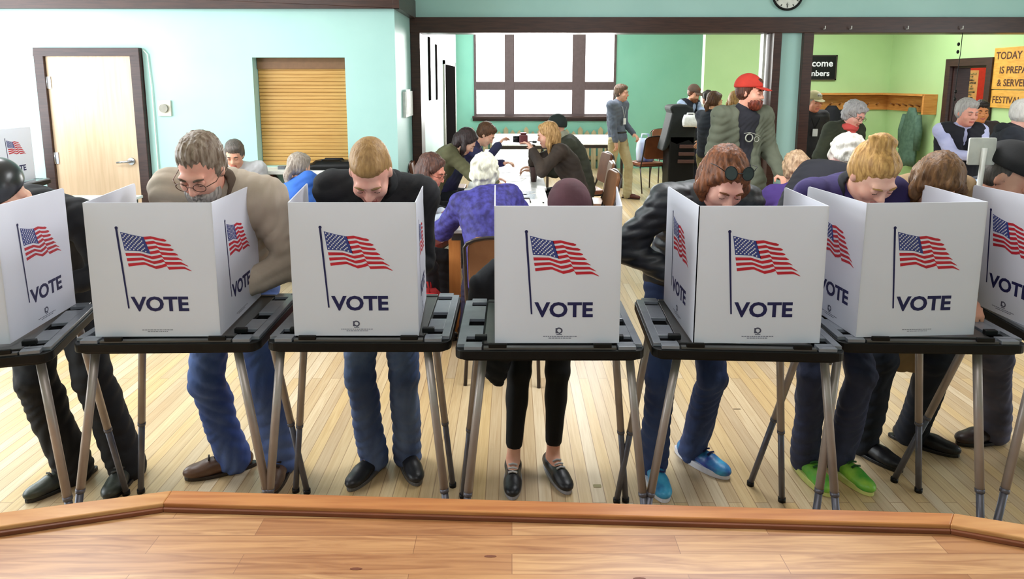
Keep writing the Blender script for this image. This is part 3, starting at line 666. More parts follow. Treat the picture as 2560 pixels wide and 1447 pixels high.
# white sign board on a post standing on a booth table (right)
pb = empty('sign_on_post',(1.838,2.635,0.9),label='blank white rectangular board on a thin white post at the right booths',cat='sign')
MB().tube([(0,0,0.0),(0.02,0,0.60)],0.010,10).build('post', M_white, pb)
m = MB(); m.prism(rrect(0.108,0.108,0.006,3,0.02,0.585),0.0,0.008,Matrix(((1,0,0,0),(0,0,1,0.011),(0,1,0,0),(0,0,0,1)))); m.build('board', M_white, pb, 0.002)
MB().box((0,0,0.01),(0.05,0.03,0.02)).build('clamp', M_white, pb, 0.003)
# floor specks: small taped mark
o = MB().prism(rrect(0.035,0.022,0.004),0,0.0015).build('floor_tape_mark', mat('tape_olive',(150,140,96),0.6)); o.location=(0.375,2.72,0.0); tag(o,'small olive tape mark on the pale boards in front of the middle booth','tape')
o = MB().prism(rrect(0.04,0.008,0.003),0,0.001).build('floor_scuff', mat('scuff_dark',(110,90,64),0.6)); o.location=(1.22,3.42,0.0); tag(o,'small dark scuff mark on the boards between the jeans and dark trousers','mark')
# hanging coats
def hanging_coat(loc, w, h, d, m, label, yaw=0, seed=0):
    c = empty('hanging_coat', loc, math.radians(yaw), label, 'coat'); N = 24; vs = []; rows = 9
    for j in range(rows):
        t = j/(rows-1); ww = w*(0.28+0.72*min(1,t*2.2)**0.7)*(1+0.08*math.sin(5*t+seed)); 
        for k in range(N):
            a = 2*math.pi*k/N; f = 1+0.14*math.sin(5*a+seed+2*t)*t
            vs.append((ww/2*math.cos(a)*f+0.02*math.sin(3*t+seed), -d/2-0.01+d/2*math.sin(a)*f*(0.5+0.5*t), -h*t-0.02*math.sin(3*a)*t))
    fs = [(j*N+k,j*N+(k+1)%N,(j+1)*N+(k+1)%N,(j+1)*N+k) for j in range(rows-1) for k in range(N)]+[tuple(range(N))[::-1],tuple((rows-1)*N+k for k in range(N))]
    MB().add(vs, fs, True).build('coat_body', m, c)
    # two sleeves
    for s in (-1,1): MB().tube([(s*w*0.36,-d*0.5,-h*0.13),(s*w*0.50,-d*0.55,-h*0.40),(s*w*0.47,-d*0.55,-h*0.72)],[0.05,0.055,0.045],10).build('sleeve', m, c)
    return c
hanging_coat((6.03,10.05,1.36),0.42,0.86,0.16,mat('forest_green_coat',(80,106,88),0.8,rgb2=(64,90,74),bump=0.2,bscale=12),'dark green coat hanging alone at the end of the pine coat rack',-90,1)
hanging_coat((5.1,10.93,1.36),0.42,0.62,0.2,mat('black_hung_coat',(22,22,30),0.8,bump=0.2,bscale=12),'short black coat hanging on the rack behind the red scarf woman',0,2)
hanging_coat((4.72,10.93,1.36),0.34,1.0,0.18,mat('grey_olive_coat',(110,116,92),0.8,rgb2=(150,146,96),nscale=8,bump=0.2,bscale=12),'grey olive coat hanging on the rack by the dark door post',0,3)
hanging_coat((4.02,7.72,1.02),0.34,0.6,0.2,mat('tan_patch_coat',(176,160,100),0.8,rgb2=(120,110,66),nscale=14,bump=0.2,bscale=12),'patchy tan coat draped low beside the dark door post',0,4)

# ================================================================ PEOPLE: smooth implicit bodies meshed on a grid
def _eval(p, prims):
    """signed distance of points p (n,3) to the smooth union of the prims, in order"""
    d = np.full(len(p), 9.0, np.float32)
    for q in prims:
        t = q[0]
        if t == 'c':
            _, a, b, ra, rb, k = q[:6]; ab = b-a; h = np.clip(((p-a) @ ab)/max(float(ab@ab),1e-9), 0, 1)
            e = np.linalg.norm(p-a-h[:,None]*ab, axis=1)-(ra+(rb-ra)*h)
        elif t == 'e':
            _, c, r, R, k = q[:5]; l = (p-c) @ R; k0 = np.linalg.norm(l/r, axis=1); k1 = np.linalg.norm(l/(r*r), axis=1)+1e-9
            e = k0*(k0-1)/k1
        elif t == 'pl':   # intersect with half space n.p < o
            _, n, o, k = q[:4]; e = p @ n - o
            h = np.maximum(k-np.abs(d-e), 0)/k; d = np.maximum(d, e)+h*h*k*0.25; continue
        elif t == 'sub':
            _, c, r, R, k = q[:5]; l = (p-c) @ R; k0 = np.linalg.norm(l/r, axis=1); k1 = np.linalg.norm(l/(r*r), axis=1)+1e-9
            e = -k0*(k0-1)/k1; h = np.maximum(k-np.abs(d-e), 0)/k; d = np.maximum(d, e)+h*h*k*0.25; continue
        elif t == 'w':    # wrinkles
            _, amp, f, ph = q
            x, y, z = p[:,0]*f, p[:,1]*f, p[:,2]*f
            a = 52*z+16*x*math.sin(ph*3)+2.4*np.sin(13*x+ph)+2.2*np.sin(15*y+2*ph); b = 58*x-44*z+30*y+2.4*np.sin(17*z+ph)
            m = 0.5+0.5*np.sin(9*z+8*x+6*y+ph)
            d = d + amp*1.5*((0.6-np.abs(np.sin(a)))*m+(0.6-np.abs(np.sin(b)))*(1-m))+amp*0.5*np.sin(24*z+17*x+11*y+ph); continue
        elif t == 'hair':
            _, amp, f, ph, c = q
            v = (p-c); a = np.arctan2(v[:,0], v[:,1]+1e-6); 
            d = d + amp*(np.sin(f*a+4*np.sin(18*v[:,2]+ph)+ph)+0.6*np.sin(2.3*f*a+3*np.sin(25*v[:,2]))+0.7*np.sin(60*v[:,0]+3*np.sin(40*v[:,1]+ph))*0.6); continue
        elif t == 'curl':
            _, amp, f, ph = q; x, y, z = p[:,0]*f, p[:,1]*f, p[:,2]*f
            d = d + amp*(np.sin(x+2*np.sin(0.7*z+ph))*np.sin(y+1.5*np.sin(0.6*x))+np.sin(z+1.7*np.sin(0.8*y+ph))*0.7); continue
        elif t == 'quilt':
            _, amp, f = q; d = d - amp*np.abs(np.sin(p[:,2]*f+1.5*np.sin(p[:,0]*6)))+amp*0.5; continue
        h = np.maximum(k-np.abs(d-e), 0)/k
        d = np.minimum(d, e)-h*h*k*0.25
    return d
def sdf_mesh(prims, vox):
    lo = np.full(3, 1e9); hi = -lo
    for q in prims:
        if q[0] == 'c':
            for c, r in ((q[1], q[3]), (q[2], q[4])): lo = np.minimum(lo, c-r); hi = np.maximum(hi, c+r)
        elif q[0] == 'e':
            r = max(q[2]); lo = np.minimum(lo, q[1]-r); hi = np.maximum(hi, q[1]+r)
    lo = lo-3*vox-0.015; B = 4; nb = np.ceil((hi-lo+0.03+6*vox)/(vox*B)).astype(int)
    g = np.stack(np.meshgrid(*[np.arange(n) for n in nb], indexing='ij'), -1).reshape(-1,3)
    cc = lo+(g*B+1.5)*vox
    dc = _eval(cc, prims)
    act = np.abs(dc) < vox*7.0+0.006
    vals = np.repeat(np.repeat(np.repeat(dc.reshape(nb),B,0),B,1),B,2).astype(np.float32)
    ga = g[act]; sub = np.stack(np.meshgrid(*[np.arange(B)]*3, indexing='ij'), -1).reshape(-1,3)
    idx = (ga[:,None,:]*B+sub[None]).reshape(-1,3)
    out = np.empty(len(idx), np.float32); CH = 200000
    for i in range(0, len(idx), CH): out[i:i+CH] = _eval(lo+idx[i:i+CH]*vox, prims)
    vals[idx[:,0],idx[:,1],idx[:,2]] = out
    s = vals < 0; n = vals.shape
    cnt = np.zeros((n[0]-1,n[1]-1,n[2]-1), np.int8)
    cr = [(a,b,c) for a in (0,1) for b in (0,1) for c in (0,1)]
    for a,b,c in cr: cnt += s[a:n[0]-1+a, b:n[1]-1+b, c:n[2]-1+c]
    ac = np.argwhere((cnt > 0) & (cnt < 8))
    V = np.stack([vals[ac[:,0]+a, ac[:,1]+b, ac[:,2]+c] for a,b,c in cr], 1)
    pos = np.zeros((len(ac),3)); num = np.zeros(len(ac)); crn = np.array(cr)
    for i in range(8):
        for j in range(i+1, 8):
            if np.abs(crn[i]-crn[j]).sum() != 1: continue
            va, vb = V[:,i], V[:,j]; m = (va < 0) != (vb < 0); t = np.where(m, va/(va-vb+1e-12), 0)
            pos += m[:,None]*(crn[i]+(crn[j]-crn[i])*t[:,None]); num += m
    verts = lo+(ac+pos/np.maximum(num,1)[:,None])*vox
    vid = -np.ones(cnt.shape, np.int32); vid[ac[:,0],ac[:,1],ac[:,2]] = np.arange(len(ac))
    quads = []
    for ax in range(3):
        u, w = (ax+1)%3, (ax+2)%3
        sl = [slice(None)]*3; sl2 = [slice(None)]*3; sl[ax] = slice(0,-1); sl2[ax] = slice(1,None)
        d = s[tuple(sl)] != s[tuple(sl2)]
        e = np.argwhere(d); e = e[(e[:,u] > 0) & (e[:,w] > 0) & (e[:,u] < n[u]-1) & (e[:,w] < n[w]-1)]
        def cell(du, dw):
            q = e.copy(); q[:,u] -= du; q[:,w] -= dw; return vid[q[:,0],q[:,1],q[:,2]]
        Q = np.stack([cell(1,1), cell(0,1), cell(0,0), cell(1,0)], 1)
        ins = s[e[:,0],e[:,1],e[:,2]]; Q[~ins] = Q[~ins][:,::-1]; quads.append(Q)
    quads = np.concatenate(quads); quads = quads[(quads >= 0).all(1)]
    # one light smoothing pass
    nb_s = np.zeros_like(verts); nb_c = np.zeros(len(verts))
    for i in range(4):
        a, b = quads[:,i], quads[:,(i+1)%4]
        for k in range(3): nb_s[:,k] += np.bincount(a, verts[b,k], len(verts))
        nb_c += np.bincount(a, minlength=len(verts))
    verts = verts*0.6+0.4*nb_s/np.maximum(nb_c,1)[:,None]
    return verts, quads
def np_mesh(name, verts, quads, mats, parent, root_loc, midx=None):
    me = bpy.data.meshes.new(name); me.vertices.add(len(verts)); me.vertices.foreach_set('co', (verts-root_loc).astype(np.float32).ravel())
    me.loops.add(len(quads)*4); me.loops.foreach_set('vertex_index', quads.astype(np.int32).ravel())
    me.polygons.add(len(quads)); me.polygons.foreach_set('loop_start', np.arange(0,len(quads)*4,4,dtype=np.int32))
    mats = mats if isinstance(mats,(list,tuple)) else [mats]
    for m in mats: me.materials.append(m)
    if midx is not None: me.polygons.foreach_set('material_index', midx.astype(np.int32))
    me.update(calc_edges=True); me.polygons.foreach_set('use_smooth', np.ones(len(quads), bool)); me.validate()
    o = bpy.data.objects.new(name, me); COL.objects.link(o); o.parent = parent
    return o
A = lambda *v: np.array(v if len(v) > 1 else v[0], float)
nrm = lambda v: v/max(np.linalg.norm(v),1e-9)
I3 = np.eye(3)
def rotm(yaw, pitch, roll):
    """columns: person's left, forward, up. yaw 0 faces -Y; pitch > 0 looks down"""
    y, p, r = (math.radians(a) for a in (yaw, pitch, roll))
    Rz = np.array(Matrix.Rotation(y,3,'Z')); base = np.array([[1,0,0],[0,-1,0],[0,0,1]], float)  # left=+X, fwd=-Y, up=Z
    Rx = np.array(Matrix.Rotation(p,3,'X')); Ry = np.array(Matrix.Rotation(r,3,'Y'))
    return (Rz @ Rx @ Ry) @ base
def ik(a, c, l1, l2, pole):
    d = c-a; L = np.linalg.norm(d); L = min(L, (l1+l2)*0.999); dn = nrm(d)
    c = a+dn*L; x = (l1*l1-l2*l2+L*L)/(2*L); h = math.sqrt(max(l1*l1-x*x, 0)); pv = nrm(pole-dn*float(pole@dn))
    return a+dn*x+pv*h, c
def tint(rgb, f): return tuple(min(255,v*f) for v in rgb)
_mc = {}
def cmat(kind, rgb, rgb2=None):
    k = (kind, rgb, rgb2)
    if k in _mc: return _mc[k]
    nm = '%s_%d_%d_%d' % (kind, *rgb)
    if kind == 'skin': m = mat(nm, rgb, 0.5, rgb2=rgb2 or (rgb[0]*0.97, rgb[1]*0.88, rgb[2]*0.87), nscale=14, spec=0.35); P(m).inputs['Subsurface Weight'].default_value = 0.08; P(m).inputs['Subsurface Radius'].default_value=(0.02,0.008,0.004)
    elif kind == 'hair': m = mat(nm, rgb, 0.5, rgb2=rgb2 or tint(rgb,0.62), nscale=9, stretch=(9,9,2.2), bump=0.3, bscale=18, spec=0.35, detail=6)
    elif kind == 'denim': m = mat(nm, rgb, 0.8, rgb2=rgb2 or tint(rgb,1.4), nscale=5, stretch=(1,1,0.6), bump=0.25, bscale=40, detail=5)
    elif kind == 'shiny': m = mat(nm, rgb, 0.5, rgb2=rgb2, nscale=8, bump=0.2, bscale=20, spec=0.6)
    elif kind == 'pattern': m = mat(nm, rgb, 0.7, rgb2=rgb2, nscale=28, bump=0.15, bscale=30, detail=2)
    elif kind == 'leather': m = mat(nm, rgb, 0.4, rgb2=rgb2, nscale=12, bump=0.1)
    else: m = mat(nm, rgb, 0.85, rgb2=rgb2 or tint(rgb,0.82), nscale=6, bump=0.25, bscale=18)
    _mc[k] = m; return m
M_eye = mat('eye_white',(225,222,216),0.2); M_iris = mat('iris_dark',(50,38,30),0.2)
M_lens = mat('dark_lens',(50,48,50),0.1,spec=0.8); M_wire = mat('spectacle_wire',(96,66,54),0.3,0.5)
ORDER = 0
def person(label, head, hp=(0,0,0), k=1.0, yaw=0, sex='m', hipz=0.92, dy=0.27, dx=0.0, feet=None, hands=None, hand_dir=None,
           skin=(226,176,150), hair=('short',(90,70,55)), top=('cloth',(80,80,90)), topname='jacket', legs=('denim',(60,80,130)), legw=1.0, shoe=((40,36,34),None),
           seated=False, vox=0.009, tr=1.0, face=True, extras=(), belly=0.0, pelvis=None, coat=0.0, shoes=True, knee_fwd=0.0, group=None, elb=(0.7,0.7), finger=True, ankle=False, footdir=None, hem=0.0, hideleg=False):
    """head: centre of the head in metres; hp: head (yaw, pitch, roll); hipz/dy/dx: where the pelvis is relative to the neck"""
    global ORDER; ORDER += 1; ph = ORDER*1.7
    fwd = rotm(yaw,0,0)[:,1]; lft = rotm(yaw,0,0)[:,0]; up = A(0,0,1)
    Hc = A(head); RH = rotm(*hp); hs = 1.0*k**0.3
    N = Hc - RH[:,2]*0.125*hs - RH[:,1]*0.035*hs + A(0,0,0.0)
    N = N*1.0
    if pelvis is None:
        pelvis = N - fwd*dy + lft*dx; pelvis[2] = hipz
    pelvis = A(pelvis)
    sp = nrm(N-pelvis); 
    bk = nrm(np.cross(sp, lft)); bk = -bk if bk @ fwd > 0 else bk      # back direction
    Lx = lft
    RT = np.stack([Lx, nrm(np.cross(sp, Lx)), sp], 1); RT[:,0] = nrm(np.cross(RT[:,1], RT[:,2]))
    L = np.linalg.norm(N-pelvis)
    spine = lambda t: pelvis*(1-t)+N*t + bk*0.05*k*math.sin(math.pi*t)
    sw = (0.178 if sex == 'm' else 0.155)*k; hw = 0.092*k
    Sm = spine(0.90)+sp*0.0
    sh = {1: Sm+RT[:,0]*sw, -1: Sm-RT[:,0]*sw}
    la, lf, lt, lc = 0.295*k, 0.255*k, 0.43*k, 0.43*k
    if feet is None: feet = [pelvis+lft*0.12*k+fwd*(0.45 if seated else 0.0), pelvis-lft*0.12*k+fwd*(0.45 if seated else 0.0)]
    feet = [A(f[0],f[1],0) for f in feet]
    root = empty('person', (float(pelvis[0]),float(pelvis[1]),0.0), 0, label, 'person', group); rl = A(float(pelvis[0]),float(pelvis[1]),0.0)
    # ---- joints
    J = {}
    for s, fi in ((1,0),(-1,1)):
        hj = pelvis+lft*s*hw-up*0.04*k
        an = feet[fi]+up*0.085*k
        kn, an2 = ik(hj, an, lt, lc, fwd*1.0+lft*s*0.15+(up*1.2 if seated else 0))
        J[s] = dict(hip=hj, knee=kn, ankle=an)
        if hands is None: wt = sh[s]+A(0,0,-1)*0.50*k+lft*s*0.06+fwd*0.08
        else: wt = A(hands[0 if s==1 else 1])
        el, wr = ik(sh[s], wt, la, lf, -fwd*0.7+lft*s*elb[0 if s==1 else 1]-up*0.7)
        J[s].update(elbow=el, wrist=wr)
        hd = nrm(wr-el) if hand_dir is None else nrm(nrm(wr-el)*0.5+A(hand_dir)*1.0)
        J[s]['hd'] = hd
    hk = 0.012
    # ---- body
    def torso(inf, wf=1.0, be=0.0):
        out = []
        rows = [(0.0,.158,.112,.10),(0.2,.148,.106,.10),(0.42,.142,.105,.11),(0.66,.160,.115,.11),(0.84,.165,.100,.085)] if sex == 'm' else \
               [(0.0,.162,.115,.10),(0.2,.142,.102,.10),(0.42,.130,.098,.11),(0.66,.146,.118,.11),(0.84,.148,.090,.08)]
        for t,rx,ry,rz in rows:
            b = be*math.exp(-((t-0.3)/0.25)**2)
            out.append(('e', spine(t)-bk*b*0.6, A((rx+inf+b*0.3)*k*wf,(ry+inf+b)*k,(rz*L/(0.53*k)+inf)*k), RT, 0.05))
        return out
    prims = torso(-0.014)
    for s in (1,-1):
        j = J[s]
        prims += [('c', spine(0.88), sh[s], 0.062*k, 0.050*k, 0.05), ('c', sh[s], j['elbow'], 0.046*k, 0.037*k, 0.04), ('c', j['elbow'], j['wrist'], 0.037*k, 0.025*k, 0.02)]
        if not hideleg:
            lw = min(1.0, legw)*0.94
            prims += [('c', j['hip'], j['knee'], 0.070*k*lw, 0.048*k*lw, 0.05), ('c', j['knee'], j['ankle'], 0.048*k*lw, 0.033*k, 0.03)]
            calf = j['knee']*0.68+j['ankle']*0.32-fwd*0.018; prims.append(('e', calf, A(.043,.043,.10)*k*lw, I3, 0.04))
            fdd = nrm(A(*footdir[0 if s==1 else 1],0)) if footdir else nrm(fwd+lft*s*0.28); prims.append(('c', j['ankle'], feet[0 if s==1 else 1]+up*0.045+fdd*0.08, 0.031*k, 0.024*k, 0.02))
        # hand
        d = j['hd']; w = j['wrist']; n = nrm(np.cross(d, lft*s)); 
        if np.linalg.norm(np.cross(d, lft)) < 0.2: n = up
        if hands is None: n = nrm(np.cross(d, fwd)); 
        sd = nrm(np.cross(n, d)); n = nrm(np.cross(d, sd))
        # palm faces -n (down / toward the body)
        if n[2] < 0 and hands is not None: n = -n; sd = nrm(np.cross(n, d))
        thumb_side = -s
        if float(sd @ lft) < 0: sd = -sd
        prims.append(('e', w+d*0.050*k, A(0.040,0.050,0.016)*k, np.stack([sd,d,n],1), 0.02))
        if finger:
            for q,(o,ln) in enumerate(((-0.030,0.075),(-0.010,0.086),(0.010,0.082),(0.029,0.064))):
                o = o*(-thumb_side)*-1 if False else o*thumb_side*-1
                b0 = w+d*0.088*k+sd*o*k; m1 = b0+(d*0.80-n*0.45)*ln*0.5*k; m2 = m1+(d*0.35-n*0.9)*ln*0.55*k
                prims += [('c', b0, m1, 0.0092*k, 0.0084*k, 0.006), ('c', m1, m2, 0.0084*k, 0.0070*k, 0.006)]
            t0 = w+d*0.028*k+sd*thumb_side*0.030*k; t1 = t0+(d*0.55+sd*thumb_side*0.75-n*0.25)*0.042*k; t2 = t1+(d*0.85+sd*thumb_side*0.2-n*0.4)*0.032*k
            prims += [('c', t0, t1, 0.013*k, 0.0105*k, 0.012), ('c', t1, t2, 0.0105*k, 0.008*k, 0.006)]
    T = lambda x,f,z: Hc+RH@(A(x,f,z)*hs)
    E = lambda x,f,z,r,kk=0.02,R=None: ('e', T(x,f,z), A(r)*hs, RH if R is None else R, kk)
    prims.append(('c', spine(0.93), T(0,-0.018,-0.05), 0.060*k, 0.052*hs, 0.035))
    prims += [E(0,-0.012,0.032,(.070,.090,.086),0.03), E(0,0.028,-0.045,(.058,.058,.072),0.035), E(0,0.062,-0.092,(.024,.020,.020),0.025)]
    if face:
        prims += [E(0.036,0.058,-0.030,(.026,.022,.024),0.02), E(-0.036,0.058,-0.030,(.026,.022,.024),0.02), E(0,0.078,0.024,(.050,.014,.012),0.018)]
        prims += [('sub', T(0.031,0.101,0.002), A(.017,.017,.012)*hs, RH, 0.012), ('sub', T(-0.031,0.101,0.002), A(.017,.017,.012)*hs, RH, 0.012)]
        prims += [('c', T(0,0.084,0.006), T(0,0.103,-0.030), 0.0085*hs, 0.0125*hs, 0.012), E(0.013,0.092,-0.034,(.008,.009,.007),0.008), E(-0.013,0.092,-0.034,(.008,.009,.007),0.008)]
        prims += [E(0,0.083,-0.060,(.024,.010,.006),0.006), E(0,0.082,-0.070,(.020,.010,.006),0.006)]
    for s in (1,-1): prims.append(E(0.072*s,-0.008,-0.004,(.009,.017,.029),0.008))
    v, q = sdf_mesh(prims, vox)
    fc = v[q].mean(1); l = (fc-Hc) @ RH / hs
    mi = ((np.abs(l[:,0]) < 0.024) & (l[:,1] > 0.079) & (l[:,2] < -0.055) & (l[:,2] > -0.076)).astype(int) if face else None
    np_mesh('body', v, q, [cmat('skin',skin), cmat('skin',(190,110,100))] if face else cmat('skin',skin), root, rl, mi)
    if face:
        for s in (1,-1):
            c = T(0.031*s,0.077,0.002)-rl
            down = hp[1] > 25
            e = MB().ball(c, 0.0112*hs, 8).build('eye', M_eye, root)
            MB().ball(T(0.031*s,0.0845,-0.004 if down else -0.001)-rl, 0.0048*hs, 6).build('iris', M_iris, e)
            MB().ball(T(0.031*s,0.0765,0.0035 if not down else 0.0010)-rl, (0.0128*hs,)*3, 8).build('eyelid', cmat('skin',tint(skin,0.95)), e)
            MB().tube([T((0.031+x)*s,0.0885-abs(x)*0.25,-0.0045 if down else -0.0022)-rl for x in (-0.010,-0.004,0.004,0.010)], 0.0011, 5).build('lash_line', M_iris, e)
        br = MB()
        for s in (1,-1): br.tube([T(0.014*s,0.092,0.020)-rl, T(0.030*s,0.092,0.027)-rl, T(0.048*s,0.080,0.022)-rl], [0.0035,0.0042,0.0025], 6)
        bc = hair[1] if hair[0] not in ('none',) else (60,50,45)
        br.build('eyebrow_pair', cmat('cloth', tint(bc,0.85)), root)
    # ---- garments
    kind, c1 = top[0], top[1]; c2 = top[2] if len(top) > 2 else None
    inf = 0.012*tr
    g = torso(inf, 1.0+0.04*(tr-1), belly)
    slv = 1.0
    for s in (1,-1):
        j = J[s]
        g += [('c', spine(0.86), sh[s], 0.078*k+inf*0.5, 0.060*k+inf*0.6, 0.05), ('c', sh[s], j['elbow'], 0.057*k+inf*0.6, 0.048*k+inf*0.6, 0.04),
              ('c', j['elbow'], j['wrist']-nrm(j['wrist']-j['elbow'])*(0.01), 0.047*k+inf*0.6, 0.036*k+inf*0.5, 0.03)]
    g.append(('c', spine(0.86), spine(0.99), 0.075*k, 0.058*k+inf*0.2, 0.03))
    if coat: g.append(('e', pelvis-up*coat*0.55+ -fwd*0.0, A(.185*k+inf,.135*k+inf,coat*0.75), rotm(yaw,0,0), 0.05)); g.append(('pl', -up, -(pelvis[2]-coat), 0.012))
    elif not seated: g.append(('pl', -up, -(pelvis[2]-0.07*k), 0.012))
    g.append(('w', 0.0042 if vox < 0.012 else 0.004, 1.0, ph))
    if kind == 'shiny': g.append(('quilt', 0.006, 70))
    v, q = sdf_mesh(g, vox*1.05)
    np_mesh(topname, v, q, cmat(kind, c1, c2), root, rl)
    if not hideleg:
        kind, c1 = legs[0], legs[1]; c2 = legs[2] if len(legs) > 2 else None
        a0 = 0.0 if not ankle else 0.20
        g = [('e', pelvis+sp*0.01, A(.160,.118,.105)*k*(0.96+0.04*legw), RT if seated else rotm(yaw,0,0), 0.05)]
        for s in (1,-1):
            j = J[s]; hem_p = j['ankle']*(1-a0)+j['knee']*a0 - (up*0.034*k if not ankle else 0)
            g += [('c', j['hip'], j['knee'], 0.090*k*(0.35+0.65*legw), 0.062*k*legw, 0.016), ('c', j['knee'], hem_p, 0.060*k*legw, (0.064 if not ankle else 0.043)*k*legw, 0.012)]
            calf = j['knee']*0.68+j['ankle']*0.32-fwd*0.016; g.append(('e', calf, A(.058,.058,.11)*k*legw, I3, 0.012))
            g.append(('pl' if False else 'c', j['knee'], j['knee'], 0.064*k*legw, 0.064*k*legw, 0.012))
        if not ankle: g.append(('w', 0.0050, 1.0, ph+1))
        v, q = sdf_mesh(g, vox*1.05)
        np_mesh('trousers', v, q, cmat(kind, c1, c2), root, rl)
    if shoes and not hideleg:
        for s, fi in ((1,0),(-1,1)):
            f0 = feet[fi]; fd = nrm(nrm(A(footdir[fi][0],footdir[fi][1],0)) if footdir else fwd+lft*s*0.28)
            sd = A(-fd[1], fd[0], 0)
            g = [('c', f0+fd*(-0.045)*k+up*0.045*k, f0+fd*0.10*k+up*0.040*k, 0.037*k, 0.040*k, 0.02),
                 ('e', f0+fd*0.150*k+up*0.034*k, A(0.043,0.066,0.031)*k, np.stack([sd,fd,up],1), 0.03),
                 ('c', f0+up*0.06*k-fd*0.01, f0+up*(0.075 if shoe[1] != 'low' else 0.055)*k-fd*0.015, 0.040*k, 0.036*k, 0.025), ('pl', -up, -0.014, 0.004)]
            sc = shoe[0]; v, q = sdf_mesh(g, min(vox*0.8,0.008))
            so = np_mesh('shoe', v, q, cmat('leather', sc, shoe[2] if len(shoe)>2 else None), root, rl)
            ol = [((0.046 if shoe[1] != 'thick' else 0.051)*math.cos(t)*(1+0.12*math.sin(t)), 0.055+0.155*math.sin(t)) for t in [2*math.pi*i/28 for i in range(28)]]
            M4 = Matrix(((sd[0],fd[0],0,f0[0]-rl[0]),(sd[1],fd[1],0,f0[1]-rl[1]),(0,0,1,0),(0,0,0,1)))
            MB().prism([(x*k,y*k) for x,y in ol], 0.001, 0.018 if shoe[1] != 'thick' else 0.03, M4).build('sole', cmat('leather', shoe[3] if len(shoe)>3 else (40,36,34)), so, 0.003)
            if len(shoe) > 4:
                m = MB()
                for u in (0.055,0.08,0.105): 
                    p0 = A(f0)+fd*u*k+up*(0.093-0.22*(u-0.055))*k; m.tube([p0-sd*0.022*k-rl, p0+up*0.006-rl, p0+sd*0.022*k-rl], 0.0045, 6)
                m.build('laces', cmat('cloth', shoe[4]), so)
    # ---- hair and headgear
    style, hc = hair[0], hair[1]; hc2 = hair[2] if len(hair) > 2 else None
    hm = cmat('hair', hc, hc2); hv = min(vox, 0.008)
    cap = lambda grow=0.0, z=0.046: ('e', T(0,-0.026,z), A(.0745+grow,.090+grow,.086+grow)*hs, RH, 0.03)
    def plane(nf, nz, o, kk=0.01): n = RH @ nrm(A(0,nf,nz)); return ('pl', n, float(n @ T(0,0,0))+o*hs, kk)
    hh = []
    if style in ('short','buzz','receding'):
        gr = {'short':0.006,'buzz':0.0,'receding':0.004}[style]
        hh = [cap(gr)]
        hh += [('e', T(0,-0.030,-0.010), A(.0755+gr*0.5,.072,.062)*hs, RH, 0.03)]
        if style == 'receding': hh += [('e', T(0,0.022,0.100), A(.036,.045,.026)*hs, RH, 0.03)]
        elif style == 'short': hh += [('e', T(0.012,0.040,0.088), A(.052,.040,.030)*hs, RH, 0.03)]
        else: hh += [('e', T(0,0.036,0.082), A(.046,.036,.026)*hs, RH, 0.03)]
        hh.append(plane(0.95,-0.55, 0.052))
        hh.append(('hair', 0.0030 if style != 'buzz' else 0.0012, 30, ph, Hc))
    elif style == 'curly':
        hh = [cap(0.012), ('e', T(0,-0.035,-0.012), A(.084,.075,.070)*hs, RH, 0.03), ('e', T(0,0.035,0.085), A(.055,.045,.035)*hs, RH, 0.03), plane(0.95,-0.5,0.048), ('curl', 0.006, 95, ph)]
    elif style == 'puffy':
        hh = [cap(0.017,0.042), ('e', T(0,-0.045,-0.015), A(.090,.070,.080)*hs, RH, 0.03), ('e', T(0,0.035,0.09), A(.060,.048,.035)*hs, RH, 0.03), plane(0.95,-0.45,0.046), ('curl', 0.007, 80, ph)]
    elif style in ('long','bob','part'):
        ln = {'long':-0.22,'bob':-0.10,'part':-0.19}[style]; dn = -RH[:,2]*0.35-up*0.75; dn = nrm(dn)
        hh = [cap(0.006), ('e', T(0,-0.05,-0.03), A(.078,.056,.10)*hs, RH, 0.03), plane(0.95,-0.50,0.040)]
        for s in (1,-1):
            a = T(0.068*s,-0.012,0.02); b = a+dn*(-ln)*0.5+RH[:,0]*s*0.016; c = a+dn*(-ln)+RH[:,0]*s*0.004-RH[:,1]*0.01
            hh += [('c', a, b, 0.024*hs, 0.025*hs, 0.02), ('c', b, c, 0.025*hs, 0.014*hs, 0.02)]
            hh += [('c', T(0.014*s,0.050,0.096), T(0.066*s,0.026,0.030), 0.020*hs, 0.020*hs, 0.02)]
        hh.append(('c', T(0,-0.07,-0.02), T(0,-0.07,-0.02)+dn*(-ln)*0.8, 0.06*hs, 0.04*hs, 0.03)); hh.append(('hair', 0.003, 26, ph, Hc))
    elif style == 'bun':
        hh = [cap(0.005), ('e', T(0,-0.030,-0.005), A(.077,.074,.066)*hs, RH, 0.03), ('e', T(0,0.028,0.090), A(.052,.040,.028)*hs, RH, 0.03), plane(0.95,-0.5,0.046), ('e', T(0,-0.055,0.130), A(.050,.040,.036)*hs, RH, 0.012), ('c', T(0.035,-0.04,0.14), T(-0.045,-0.065,0.15), 0.016*hs,0.012*hs,0.01), ('hair', 0.0016, 20, ph, Hc)]
    elif style == 'ponytail':
        hh = [cap(0.005), ('e', T(0,-0.030,-0.005), A(.077,.074,.066)*hs, RH, 0.03), ('e', T(0,0.036,0.084), A(.054,.040,.030)*hs, RH, 0.03), plane(0.95,-0.5,0.050), ('c', T(0,-0.10,0.03), T(0,-0.13,-0.06), 0.026*hs, 0.03*hs, 0.02), ('c', T(0,-0.13,-0.06), T(0,-0.10,-0.17), 0.03*hs, 0.015*hs, 0.02), ('hair', 0.003, 24, ph, Hc)]
    if hh:
        v, q = sdf_mesh(hh, hv); np_mesh('hair', v, q, hm, root, rl)
